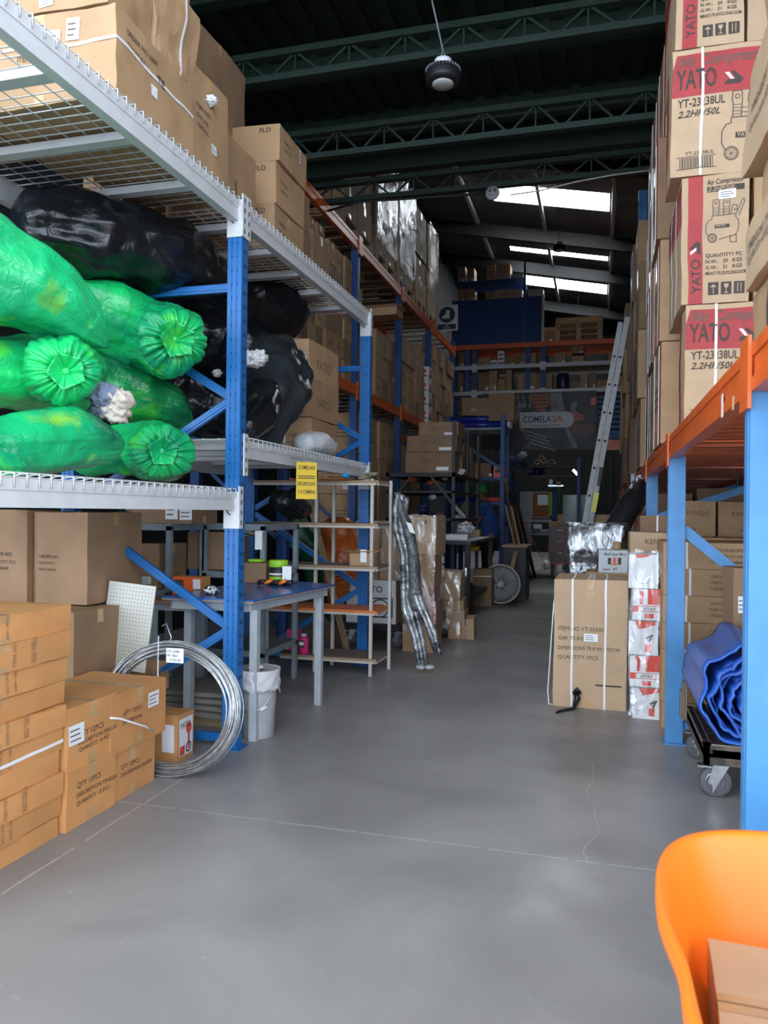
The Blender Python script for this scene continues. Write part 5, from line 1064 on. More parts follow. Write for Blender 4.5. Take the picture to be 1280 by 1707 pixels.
# work table
wt = empty('work_table', (-1.9, 10.2, 0), 'dark work table beside the aisle where the person works', 'table')
for x in (-.4, .38):
    for y in (-1.0, 1.0): b = MB(); b.lo((x-.03, y-.03, 0), (x+.03, y+.03, .92), BLACK); b.build('leg', wt)
b = MB(); b.lo((-.45, -1.1, .92), (.43, 1.1, .96), mat('dark_table_top', (.03, .03, .035), .4)); b.build('table_top', wt); b = MB(); b.lo((-.43, -1.05, .25), (.4, 1.05, .28), BLACK); b.build('lower_shelf', wt)
b = MB(); Mx = Matrix.Rotation(PI/2, 3, 'Y'); b.lathe([(.035, -.2), (.042, -.2), (.042, .2), (.035, .2)], WHITE, (-1.72, 9.2, 1.003), 20, Mx); tag(b.build('paper_roll'), 'white paper roll at the near end of the dark table', 'roll')
b = MB(); b.add([(-1.75, 9.3, .962), (-1.5, 9.4, .962), (-1.48, 11.0, .962), (-1.7, 11.1, .962)], [(0, 1, 2, 3)], WHITE); tag(b.build('paper_sheet', solid=.003), 'white sheet unrolled along the table edge', 'paper')
clump('yellow tape machine under the table', 790, 913, -1.6, 8, [mat('yellow_tape', (.72, .5, .02), .4)], 70, name='tape_machine', cat='tool', n=1, flat=.6)
clump('grey and white papers heaped on the table by the person', 775, 880, -1.66, 13, [mat('grey_paper', (.3, .33, .35), .7), WHITE], 71, name='paper_heap', cat='paper', n=1, flat=.7)
b = MB(); a = at(757, 843, Y=11.15); c = at(778, 866, Y=11.15); b.bar(a, c, .01, .05, WHITE); b.bar(at(764, 860, Y=11.15), at(757, 888, Y=11.15), .01, .1, WHITE); b.bar(at(757, 888, Y=11.15), at(757, 897, Y=11.15), .02, .12, WHITE); tag(b.build('paper_sheet'), 'bent white sheet standing on the table left of the hands', 'paper')
ubox((-2.05, 9.6, .962), (.25, .2, .14), 'low tan carton on the table, left', 'cartons on the table', k=0); ubox((-1.75, 11.1, .962), (.2, .2, .1), 'grey carton on the table by the hands', 'cartons on the table', k=4); ubox((-2.0, 9.6, .283), (.5, .4, .25), 'brown carton on the low shelf of the table', 'cartons under the table', k=0)
# person -------------------------------------------------
def skin(name, verts, edges, radii, m, parent, sub=2, root=0):
    me = bpy.data.meshes.new(name); me.from_pydata([tuple(v) for v in verts], edges, []); o = bpy.data.objects.new(name, me); COL.objects.link(o); o.parent = parent
    md = o.modifiers.new('skin', 'SKIN'); md.use_smooth_shade = True
    lay = me.skin_vertices[0] if me.skin_vertices else None
    if lay is None:
        bpy.context.view_layer.update(); bpy.context.view_layer.objects.active = o; bpy.ops.mesh.customdata_skin_add(); lay = me.skin_vertices[0]
    for i, r in enumerate(radii):
        lay.data[i].radius = (r, r) if not isinstance(r, tuple) else r; lay.data[i].use_root = (i == root)
    s_ = o.modifiers.new('s', 'SUBSURF'); s_.levels = sub; s_.render_levels = sub; me.materials.append(m); return o
PX, PY = -1.67, 12.0
pe = empty('person', (PX, PY, 0), 'person in green cap and blue polo at the table, holding a light board', 'person')
# body: one skinned figure (pelvis root)
V = [(0, 0, .93), (0, 0, 1.08), (-.02, 0, 1.25), (-.05, 0, 1.4), (-.09, 0, 1.5), (-.12, 0, 1.57),      # 0-5 spine, neck
     (-.055, -.17, 1.41), (-.12, -.2, 1.16), (-.36, -.16, 1.11), (-.43, -.13, 1.12),                                 # 6-9 near arm
     (-.055, .17, 1.41), (-.13, .2, 1.17), (-.34, .1, 1.2), (-.41, .06, 1.22),                                 # 10-13 far arm
     (.01, -.1, .86), (.0, -.11, .48), (.02, -.11, .09), (-.12, -.12, .04), (.01, .1, .86), (-.04, .11, .48), (-.0, .11, .09), (-.14, .12, .04)]
E_ = [(0, 1), (1, 2), (2, 3), (3, 4), (4, 5), (3, 6), (6, 7), (7, 8), (8, 9), (3, 10), (10, 11), (11, 12), (12, 13), (0, 14), (14, 15), (15, 16), (16, 17), (0, 18), (18, 19), (19, 20), (20, 21)]
rad = [(.15, .13), (.16, .14), (.16, .15), (.14, .15), .06, .058, .07, .046, .034, .03, .07, .046, .034, .03, .095, .062, .042, .035, .095, .062, .042, .035]
skin('body', V, E_, rad, SKIN, pe)
skin('polo_shirt', [(0, 0, .84), (0, 0, 1.05), (-.02, 0, 1.25), (-.05, 0, 1.42), (-.07, 0, 1.48), (-.055, -.17, 1.42), (-.1, -.2, 1.24), (-.055, .17, 1.42), (-.1, .2, 1.24)], [(0, 1), (1, 2), (2, 3), (3, 4), (3, 5), (5, 6), (3, 7), (7, 8)], [(.2, .185), (.2, .185), (.19, .185), (.165, .18), .08, .085, .075, .085, .075], POLO, pe)
skin('trousers', [(0, 0, .95), (.01, -.1, .84), (.0, -.11, .48), (.02, -.11, .1), (.01, .1, .84), (-.04, .11, .48), (0, .11, .1)], [(0, 1), (1, 2), (2, 3), (0, 4), (4, 5), (5, 6)], [(.165, .15), .115, .08, .065, .115, .08, .065], TROU, pe)
b = MB(); hc = Vector((-.15, 0, 1.64))
def headf(u, v):
    th = 2*PI*u; ph = PI*v; d = Vector((math.sin(ph)*math.cos(th), math.sin(ph)*math.sin(th), math.cos(ph))); r = Vector((d.x*.1, d.y*.078, d.z*.125))
    if d.x < -.7: r.x -= .012*max(0, 1-abs(d.z+.05)*4)
    if d.z < -.3: r.y *= .82
    return hc+r
b.surf(headf, 30, 22, SKIN, wu=True); b.add([hc+Vector(q) for q in ((-.1, -.012, .0), (-.1, .012, .0), (-.128, 0, -.028), (-.1, -.016, -.035), (-.1, .016, -.035))], [(0, 1, 2), (0, 2, 3), (1, 4, 2), (3, 2, 4)], SKIN)
for s in (-1, 1):
    b.surf(lambda u, v, s=s: hc+Vector((.012+.022*math.cos(6.28*u)*math.sin(PI*v), s*.08+.008*math.cos(PI*v), -.0+.032*math.sin(6.28*u)*math.sin(PI*v))), 12, 8, SKIN, wu=True); b.surf(lambda u, v, s=s: hc+Vector((-.088+.008*math.cos(6.28*u)*math.sin(PI*v), s*.032+.012*math.cos(PI*v), .015+.007*math.sin(6.28*u)*math.sin(PI*v))), 10, 6, INK, wu=True)
b.lo(hc+Vector((-.104, -.024, -.064)), hc+Vector((-.09, .024, -.056)), mat('lips', (.16, .05, .04), .5)); b.build('head', pe)
b = MB()
def capf(u, v):
    th = 2*PI*u; ph = PI*.56*v; d = Vector((math.sin(ph)*math.cos(th), math.sin(ph)*math.sin(th), math.cos(ph))); return hc+Vector((.008, 0, .012))+Vector((d.x*.122, d.y*.1, d.z*.138))
b.surf(capf, 32, 12, CAPG, wu=True); b.surf(lambda u, v: hc+Vector((-.1-.07*u*math.sin(PI*(.15+.7*v)), (v-.5)*.16, .035-.05*u)), 8, 10, CAPG); b.build('cap', pe, solid=.006)
for s, base, dr in ((-1, Vector((-.43, -.13, 1.12)), Vector((-.9, .25, .15))), (1, Vector((-.41, .06, 1.22)), Vector((-.9, -.35, .2)))):
    dr.normalize(); sd = dr.cross(Vector((0, 0, 1))).normalized(); upv_ = sd.cross(dr)
    b = MB(); b.tube([base, base+dr*.04, base+dr*.08], [.028, .036, .032], SKIN, 12)
    for q in range(4):
        o_ = base+dr*.07+upv_*(.024-.016*q); L_ = (.034, .04, .036, .028)[q]; b.tube([o_, o_+dr*L_, o_+dr*(L_*1.3)-sd*s*-.0+sd*.022, o_+dr*L_*.9+sd*.04], [.0095, .009, .0085, .007], SKIN, 7)
    b.tube([base+dr*.02+upv_*.02, base+dr*.045+upv_*.045, base+dr*.07+upv_*.05+sd*.02], [.012, .01, .008], SKIN, 7); b.build('hand', pe)
b = MB(); b.bar((PX-.52, PY-.14, 1.1), (PX-.30, PY-.12, 1.5), .015, .075, PALW); b2_ = tag(b.build('wooden_board'), 'pale board held upright in the hands of the person', 'board')
# leaning boards, black bars, cabinet under them
lc = empty('low_cabinet', (-1.35, 11.9, 0), 'dark low cabinet right of the person with boards leaning over it', 'cabinet')
b = MB(); b.lo((-.02, -.3, 0), (.3, .4, .8), BLACK); b.build('body', lc); b = MB(); b.lo((-.05, -.33, .8), (.33, .42, .825), PALW); b.build('cabinet_top', lc)
for i, (xa, xb, w) in enumerate(((843, 864, .09), (853, 872, .1))):
    b = MB(); b.bar(at(xa, 843+2*i, Y=12.3), at(xb-6, 908, Y=12.1), .02, w, CARD, (0, 1, 0)); tag(b.build('wooden_board'), 'brown board leaning on the low cabinet, %s one' % ('left', 'right')[i], 'board')
for i, (a, c) in enumerate((((850, 822), (884, 965)), ((858, 824), (891, 962)), ((843, 800), (872, 968)))):
    p0 = at(a[0], a[1], Y=12.9); p1 = at(c[0], c[1]-2, Z=.03); b = MB(); b.bar(p0, p1, .05, .09, BLACK if i < 2 else CARDD, (0, 1, 0)); tag(b.build('long_bar'), ('black bar leaning right of the person, left one', 'black bar leaning right of the person, rightmost one', 'brown plank leaning behind the black bars')[i], 'bar')
b = MB(); p0, p1 = at(884, 895, Y=14.5), at(910, 945, Z=.05); b.tube([p0, p1], .012, CHROME, 6); b.surf(lambda u, v: p1+Vector((.12*math.cos(6.28*u)*math.sin(PI*v), .1*math.sin(6.28*u)*math.sin(PI*v), .06+.1*math.cos(PI*v))), 16, 10, CLOTHW, wu=True); tag(b.build('mop'), 'mop with pale head standing at the aisle end', 'mop')
# cable reel and carton before it
wh = empty('cable_reel', (-1.345, 11.0, .3), 'pale spoked wheel standing on edge behind the small carton', 'wheel')
b = MB(); b.tube([(.27*math.cos(a), 0, .27*math.sin(a)) for a in [2*PI*q/40 for q in range(40)]], .014, CREAM, 8, closed=True); b.tube([(.25*math.cos(a), .09, .25*math.sin(a)) for a in [2*PI*q/40 for q in range(40)]], .012, CREAM, 8, closed=True); b.build('rim', wh)
for k in range(6): a = k*PI/3+.3; b = MB(); b.tube([(.04*math.cos(a), .0, .04*math.sin(a)), (.26*math.cos(a), 0, .26*math.sin(a))], .009, CREAM, 6); b.build('spoke', wh)
b = MB(); b.lathe([(.02, -.03), (.05, -.03), (.05, .1), (.02, .1)], CREAM, n=18, M=Matrix.Rotation(-PI/2, 3, 'X')); b.build('hub', wh)
b = MB(); b.surf(lambda u, v: Vector(((.05+.2*v)*math.cos(2*PI*u), .05, (.05+.2*v)*math.sin(2*PI*u))), 36, 4, mat('grey_disc', (.22, .23, .24), .5), wu=True); b.build('guard_disc', wh, solid=.004)
carton('upright brown carton with loose white strap beside the spoked wheel', (-1.57, 10.9, 0), (.26, .26, .52), 0, m=CARDD, seed=120, straps_m=STRAP, strap=[('z', .42)])
b = MB(); b.tube([at(840, 1003, Y=11.35), at(860, 920, Y=11.35)], .035, CARD, 14); b2 = tag(b.build('cardboard_tube'), 'short cardboard tube leaning above the spoked wheel', 'tube')
clump('dark and white packages in shadow right of the spoked wheel', 868, 978, -1.22, 13, [BLKBAG, CLOTHW], 75, name='packages', cat='packages', n=2)
# wrapped carton stacks next to the frames
gw = 'cartons stacked in clear film beside the bent frames'
zz = 0
for i, (h, m_, l) in enumerate(((.26, CARD, 'lowest'), (.22, mat('pinkish_cardboard', (.42, .2, .15), .6, nz=(6, .2)), 'pink-tinted, second lowest'), (.13, mat('pinkish_cardboard', (.4, .2, .15), .6), 'pink-tinted, third up'), (.3, CARD, 'fourth up'), (.36, CARDL, 'topmost, lettered'))):
    carton('film-wrapped carton beside the bent frames, %s' % l, (-1.62+.02*math.sin(i*2), 7.22, zz), (.3, .38, h-.004), .03*math.sin(i), m=m_, group=gw, seed=130+i, tape=None, ink=[('-y', .35, .8, .05, '100 B')] if i == 4 else []); zz += h
b = MB()
def film(cx, cy, w, d, z0, z1, seed, b, M_=WRAP):
    b.surf(lambda u, v: Vector((cx+max(-1, min(1, 1.35*math.cos(2*PI*u)))*w/2, cy+max(-1, min(1, 1.35*math.sin(2*PI*u)))*d/2, z0+(z1-z0)*v))+nzv((math.cos(6.28*u)*3, math.sin(6.28*u)*3, v*5), 1, seed)*.02, 70, 22, M_, wu=True)
film(-1.62, 7.22, .35, .43, .2, 1.28, 3, b); tag(b.build('stretch_film'), 'clear film round the carton stack beside the bent frames', 'plastic film')
g6 = 'wrapped packages low beside the aisle'
for i, (xa, xb, yt, yb, m_, l) in enumerate(((722, 765, 952, 998, CARDL, 'lettered carton on top'), (722, 771, 998, 1018, CARD, 'flat carton, second from top'), (742, 773, 1017, 1045, CARDL, 'rounded package, second from the floor'), (745, 774, 1045, 1064, CARD, 'flat carton on the floor'), (775, 789, 1030, 1060, CARDL, 'small package standing at the right'))):
    a = at(xa, 1063, Y=7.9); c = at(xb, 1063, Y=7.9); z1_ = max(.13, at(xa, yt, Y=7.9).z); z0_ = max(0, at(xa, yb, Y=7.9).z)
    if i in (3, 4): z0_ = 0
    carton('film-wrapped pile by the aisle, %s' % l, ((a.x+c.x)/2, 8.05, z0_), (c.x-a.x, .3, z1_-z0_-.003), .02*i, m=m_, group=g6, seed=140+i, tape=None, ink=[('-y', .1, .7, .05, '100 B')] if i == 0 else [], warp=.01)
b = MB(); b.lo((-.09, -.15, 0), (.09, .15, .28), BLKBAG); tag(b.build('wrapped_package', None, (-1.58, 8.05, 0), bevel=.03), 'black wrapped package beside the rounded package near the floor', 'package', g6)
b = MB(); film(-1.52, 8.05, .34, .38, .01, .7, 8, b); tag(b.build('stretch_film'), 'clear film over the low pile of packages by the aisle', 'plastic film')
# hanging high-bay lamp
def highbay(c, r, label, top):
    o = empty('high_bay_lamp', c, label, 'lamp'); b = MB(); b.lathe([(r*.75, -.0), (r*.98, .012), (r, .03), (r, .075), (r*.9, .1), (r*.55, .115), (r*.3, .12)], BLACK, n=40)
    b.build('housing', o)
    for k in range(28): pass
    b = MB()
    for k in range(32): a = 2*PI*k/32; b.bar((r*.55*math.cos(a), r*.55*math.sin(a), .105), (r*.99*math.cos(a), r*.99*math.sin(a), .08), .004, .03, GMET)
    b.build('cooling_fins', o); b = MB(); b.lathe([(r*.5, .11), (r*.5, .16), (r*.2, .17)], WHITE, n=24); b.build('driver_case', o)
    b = MB(); b.lathe([(r*.62, .0), (r*.6, -.01), (.02, -.012)], mat('frosted_lens', (.5, .52, .52), .3), n=30); b.build('lens', o)
    b = MB(); pts = [(0, 0, .17), (0, 0, .22)]; b.tube([(.0, 0, .17), (.012, 0, .2), (0, 0, .23), (-.012, 0, .2), (0, 0, .17)], .004, GMET, 6); b.tube([(0, 0, .22), (-.14, -.1, top-c[2])], .006, GMET, 6); b.build('hanging_chain', o)
    return o
highbay((-1.07, 5.2, 4.235), .118, 'round black high-bay lamp hanging over the aisle, nearest', 5.1)
p = at(932, 418, Y=15.0); highbay((p.x, 15.0, p.z), .12, 'round lamp hanging far back before the skylights', 8.3)
p = at(821, 322, Y=7.6); b = MB(); b.lathe([(.02, -.02), (.065, -.015), (.07, .0), (.065, .02)], mat('grey_fixture', (.3, .31, .32), .5), p, 26, Matrix.Rotation(PI/2, 3, 'X')); sp = tag(b.build('round_fixture'), 'small round grey fixture with two dark eyes on the roof truss', 'fixture')
b = MB()
for s in (-1, 1): b.lathe([(.012, .022), (.01, .026)], INK, p+Vector((s*.024, 0, .018)), 12, Matrix.Rotation(PI/2, 3, 'X'))
b.tube([p+Vector((-.03, -.024, -.015)), p+Vector((0, -.026, -.035)), p+Vector((.03, -.024, -.015))], .003, INK, 5); b.build('dark_marking', sp)
b = MB(); pts = [at(850, 325, Y=7.6), at(900, 318, Y=7.6), at(960, 303, Y=7.6), at(1020, 292, Y=7.6), at(1090, 283, Y=7.6)]; b.tube(pts, .008, CREAM, 6); b.tube([at(545, 352, Y=7.6), at(600, 336, Y=7.6), at(700, 330, Y=7.6), at(821, 322, Y=7.6)], .012, BLACK, 6); tag(b.build('cable'), 'pale cable running along the last roof truss', 'cable')
# ------------------------------------------------------------------ right rack
RX, RXB = .42, 1.45
rr_ = empty('pallet_rack', (.95, 8.0, 0), 'blue and orange rack on the right, loaded with compressor cartons', 'rack'); rc = Vector((.95, 8.0, 0))
def rb(b, n, par=None):
    o = b.build(n, par or rr_)
    if par is None: o.location = -rc
    return o
RP = [2.24, 4.72, 6.9, 9.05, 11.3, 13.6, 15.9]
for i, y in enumerate(RP):
    top = 4.9 if i in (3, 4) else 1.64
    for x in (RX, RXB):
        b = MB(); w = .045; b.lo((x-w, y-.04, 0), (x+w, y+.04, top), BLUEN); b.lo((x-w-.003, y-.02, .01), (x-w, y+.0, top), BLUEN); b.lo((x-.06, y-.06, 0), (x+.07, y+.06, .008), BLUEN); rb(b, 'upright_post')
    b = MB(); b.bar((RX+.04, y, 1.22), (RXB-.04, y, .42), .028, .06, BLUEN); rb(b, 'brace')
    if i > 1: b = MB(); b.bar((RX+.04, y, 1.28), (RXB-.04, y, 1.62), .028, .06, BLUEN); rb(b, 'brace')
    b = MB(); b.bar((RX+.04, y, .1), (RXB-.04, y, .1), .028, .05, BLUEN); rb(b, 'brace')
for y0, y1 in zip([0.3]+RP, RP):
    for x in (RX-.02, RXB):
        b = MB(); b.lo((x-.02, y0+.045, 1.625), (x+.03, y1-.045, 1.75), ORANGE); b.lo((x-.026, y0+.045, 1.625), (x-.02, y1-.045, 1.66), ORANGE); b.lo((x-.026, y0+.045, 1.715), (x-.02, y1-.045, 1.75), ORANGE); bm = rb(b, 'beam')
        if x < 1:
            b = MB(); b.lo((RX-.056, y1-.06, 1.58), (RX-.047, y1+.06, 1.77), ORANGE); b.build('beam_connector', bm)
    b = MB(); n = int((y1-y0)/.19)
    for k in range(n): yy = y0+.1+(y1-y0-.15)*k/n; b.lo((RX+.01, yy, 1.70), (RXB-.02, yy+.12, 1.725), ORANGE)
    rb(b, 'deck_slats')
for i, (px, py) in enumerate(((1204, 675), (1222, 672), (1240, 656))):
    p = at(px, py, X=RX-.046); b = MB(); b.lo((-.001, -.016, -.04 if i == 0 else -.02), (.0, .016, .035 if i == 0 else .02), WHITE if i != 1 else CARDL); o = b.build('shelf_label', rr_); o.location = p-rc
b = MB(); b.lo((.42, 1.2, 0), (1.3, 4.3, .018), PLY); tag(b.build('plywood_sheet', None, (0, 0, 1.752)), 'plywood sheet lying on the right rack under the near cartons', 'board')
# compressor cartons
def compressor(g, u0, v0, w, h, lw=.006):
    P_ = lambda pts: [(u0+a*w, v0+c*h) for a, c in pts]
    L = lambda pts, cl=False, k=1: g.line(P_(pts), lw*k, INKM, 2, cl)
    L([(.12, .22), (.06, .3), (.06, .45), (.12, .53), (.2, .55), (.2, .62), (.78, .62), (.78, .55), (.84, .5), (.86, .4), (.84, .28), (.78, .2), (.4, .14)], False)
    for a in (.22, .48): L([(a, .62), (a, .8), (a-.02, .84), (a, .95), (a+.14, .95), (a+.15, .84), (a+.14, .62)]); g.circ(u0+(a+.07)*w, v0+.88*h, .035*w, lw*.7, INKM, 2, 12); [L([(a, .66+.04*q), (a+.14, .66+.04*q)], False, .5) for q in range(4)]
    L([(.14+.24, .68), (.48, .68)], False, .6); L([(.38, .74), (.48, .74)], False, .6)
    L([(.66, .64), (.7, .8), (.8, .8), (.82, .66)]); g.circ(u0+.76*w, v0+.7*h, .03*w, lw*.7, INKM, 2, 12)
    L([(.8, .62), (.93, .9), (.97, .92), (.99, .87), (.86, .58)])
    g.circ(u0+.22*w, v0+.17*h, .11*w, lw, INKM, 2, 22); g.circ(u0+.22*w, v0+.17*h, .085*w, lw*.5, INKM, 2, 22)
    for k in range(8): a = k*PI/4; g.line([(u0+.22*w, v0+.17*h), (u0+.22*w+.085*w*math.cos(a), v0+.17*h+.085*w*math.sin(a))], lw*.4, INKM, 2)
    L([(.66, .2), (.66, .06), (.8, .06), (.8, .2)]); g.rect(u0+.28*w, v0+.36*h, .36*w, .07*h, INK, 2); g.text('YATO', u0+.3*w, v0+.375*h, .07*h, CARDL, True, l=4)
def logo(g, u, v, s, m_, rot=0):
    c, sn = math.cos(rot), math.sin(rot); T = lambda a, d: (u+(a*c-d*sn)*s, v+(a*sn+d*c)*s)
    g.poly([T(0, 0), T(.95, 0), T(1.15, .25), T(.62, .8), T(.42, .8), T(.72, .28), T(.2, .28)], m_, 3); g.poly([T(.05, .75), T(.3, .75), T(.62, .3), T(.4, .3)], WHITE if m_ is not WHITE else INK, 3)
def wide_face(g, w, h):
    g.rect(0, h*.63, w, h*.33, REDP, 1); g.poly([(0, h*.96), (0, h*.84), (w*.04, h*.96)], CARDL, 2); g.poly([(w, h*.96), (w, h*.84), (w*.96, h*.96)], CARDL, 2)
    g.text('Air Compressor', w*.05, h*.865, .08, INKM, True, width=w*.84); g.text('YATO', w*.03, h*.69, .145, INK, True, width=w*.36); logo(g, w*.46, h*.69, .085, INK)
    g.text('YT-23238UL', w*.05, h*.55, .06, INK, True, width=w*.42); g.text('2.2HP/50L', w*.05, h*.47, .05, INK, True, shear=.3)
    compressor(g, w*.42, h*.04, w*.62*.9, h*.62)
    g.rect(w*.05, h*.05, w*.36, .003, INK, 2); g.rect(w*.05, h*.145, w*.36, .003, INK, 2)
    x = w*.08
    while x < w*.38: k = .003+.004*R.random(); g.rect(x, h*.055, k, h*.085, INK, 2, 0); x += k+.003+.004*R.random()
    g.text('YT-23238UL', w*.13, h*.16, .028, INK)
def narrow_face(g, w, h):
    g.rect(w*.1, 0, w*.22, h, REDP, 1); g.text('YATO', w*.285, h*.08, w*.2, INK, True, rot=PI/2, width=h*.27); logo(g, w*.29, h*.38, w*.2, INK, PI/2)
    g.rect(w*.38, h*.865, w*.55, h*.045, INK, 1); g.text('Air Compressor', w*.38, h*.925, .038, INK, True, width=w*.54); g.text('2.2HP/50L', w*.39, h*.873, .032, CARDL, True, shear=.3)
    compressor(g, w*.34, h*.44, w*.6, h*.38, .004)
    for q, (a, c) in enumerate((('QUANTITY', '1 PC'), ('N.W.:   29', 'KGS'), ('G.W.:   31', 'KGS'))): g.text(a, w*.36, h*(.36-.045*q), .026, INK, True); g.text(c, w*.76, h*(.36-.045*q), .026, INK, True)
    g.text('MEAST:70.5X32.5X63.5CM', w*.36, h*.225, .024, INK, True, width=w*.6)
    for q in range(3):
        x = w*(.4+.19*q); g.rect(x, h*.07, w*.155, h*.095, INK, 2); cx = x+w*.078
        if q == 0: g.line([(cx, h*.08), (cx, h*.13)], .004, CARDL, 3); g.poly([(cx-.017, h*.128), (cx+.017, h*.128), (cx, h*.15)], CARDL, 3)
        elif q == 1: g.poly([(cx-.012, h*.15), (cx-.008, h*.12), (cx+.008, h*.12), (cx+.012, h*.15)], CARDL, 3); g.line([(cx, h*.12), (cx, h*.085)], .004, CARDL, 3); g.rect(cx-.01, h*.08, .02, .004, CARDL, 3, 0)
        else: g.line([(cx-.008, h*.085), (cx-.008, h*.15)], .004, CARDL, 3); g.line([(cx+.008, h*.085), (cx+.008, h*.15)], .004, CARDL, 3)
def art_cw(F_, dx, dy, dz): wide_face(F_['-y'], dx, dz); F_['-x'].rect(dy*.1, dz*.0, dy*.25, dz, REDP, 1)
def art_cn(F_, dx, dy, dz): narrow_face(F_['-y'], dx, dz); g = F_['-x']; g.rect(0, dz*.63, dy, dz*.33, REDP, 1); g.text('Air Compressor', dy*.05, dz*.86, .085, INKM, True); g.text('YATO', dy*.05, dz*.69, .14, INK, True)
gc = 'compressor cartons on the right rack'
CY = 4.42
carton('compressor carton with red band and white strap, lowest of the near right stack', (.43+.28, CY+.18, 1.772), (.56, .34, .655), .0, m=CARDL, name='compressor_carton', group=gc, seed=150, art=art_cw, strap=[('x', -.13)], tape=None, warp=.006)
carton('compressor carton with red side stripe and paper label, second from the rack', (.4+.17, CY+.36, 2.432), (.335, .7, .68), .0, m=CARDL, name='compressor_carton', group=gc, seed=151, art=art_cn, tape=None, stick=[('-y', .55, .8, .085, .05)], strap=[('y', -.1), ('y', .15)], warp=.006)
carton('wide compressor carton with big drawing and white strap, third from the rack', (.345+.28, CY+.18, 3.118), (.56, .34, .68), .01, m=CARDL, name='compressor_carton', group=gc, seed=152, art=art_cw, strap=[('x', -.13)], tape=None, warp=.006)
carton('narrow compressor carton with three black icons, highest at the frame top', (.36+.17, CY+.36, 3.805), (.34, .7, .68), .0, m=CARDL, name='compressor_carton', group=gc, seed=153, art=art_cn, tape=None, warp=.006)
carton('plain carton right of the highest compressor carton', (.36+.53, CY+.2, 3.805), (.34, .36, .68), 0, m=CARDL, name='compressor_carton', group=gc, seed=154)
carton('plain carton right of the second compressor carton', (.95, CY+.4, 2.432), (.36, .7, .68), 0, m=CARD, name='compressor_carton', group=gc, seed=155)
b = MB(); b.lo((.36, CY+.5, 0), (1.15, CY+.6, .66), CARD); 
rows_ = [(5.35, .36), (6.1, .37), (6.85, .38), (7.9, .35), (8.65, .37), (9.4, .34), (10.4, .36), (11.15, .4), (12.0, .33), (13.0, .36), (14.0, .38), (15.0, .36)]
for i, (y, x) in enumerate(rows_):
    n = 4 if i < 9 else 3
    for k in range(n):
        if (i == 3 and k == 3) or i == 7: continue
        nar = (i+k) % 2
        d = (.335, .7, .66) if nar else (.7, .66, .66)
        o = bpy.data.objects.new('compressor_carton', UB[(i+k) % 3]); COL.objects.link(o); o.location = (x+d[0]/2+R.uniform(-.02, .02), y+d[1]/2-.02, 1.77+k*.668); o.scale = (d[0], d[1]*.96, .66); o.rotation_euler.z = R.uniform(-.02, .02)
        tag(o, 'tall carton on the right rack, %s stack behind the front one, %s row' % (ORD[i], LV[k]), 'box', 'dim cartons deep on the right rack')
        if i < 3 and k < 4:
            xx = -.503
            for yy in (-.3, .25): b2 = MB(); b2.lo((xx-.006, yy-.01, 0), (xx, yy+.01, 1.0), STRAP); b2.build('strap', o)
            b2 = MB(); b2.lo((xx-.003, -.46, 0), (xx, -.36, 1), REDP); b2.build('printed_stripe', o)
# grey dusty cartons hung higher, far
for i, (px, py, w, h) in enumerate(((1070, 330, .3, .5), (1044, 470, .3, .8))):
    p = at(px, py, X=.5); 
# near right-edge cartons
gn = 'brown cartons at the right edge of the photo'
def art_nn(F_, dx, dy, dz): g = F_['-x']; g.text('DIMENSIONS: 75X47X16.5 CM', dy*.08, dz*.55, .035, INKM, True); g.text('QUANTITY: 4 PCS', dy*.08, dz*.35, .035, INKM, True)
def art_nl(F_, dx, dy, dz): g = F_['-x']; g.rect(dy*.3, dz*.1, dy*.5, dz*.8, WHITE, 1); g.text('YATO', dy*.34, dz*.66, .05, INK, True); g.rect(dy*.3, dz*.1, .03, dz*.8, INK, 2)
for i, (z, h, x, y0, y1, a, tl) in enumerate(((1.772, .25, .475, 1.95, 2.76, art_nl, 0), (2.023, .2, .455, 1.95, 2.72, art_nn, 0), (2.224, .2, .49, 1.9, 2.74, art_nl, 0), (2.425, .33, .46, 1.85, 2.8, art_nn, .0), (2.756, .36, .5, 1.9, 2.72, art_nn, .0), (3.117, .4, .53, 1.9, 2.68, None, 0))):
    carton('brown carton at the right edge, %s of the near stack' % ('lowest', 'second', 'third', 'bulging fourth', 'fifth', 'topmost')[i], (x+.24, (y0+y1)/2, z), (.48, y1-y0, h-.003), .01*math.sin(i*2), m=CARDL if i % 2 else CARD, group=gn, seed=160+i, art=a, warp=.014 if i > 2 else .008, tape='y')
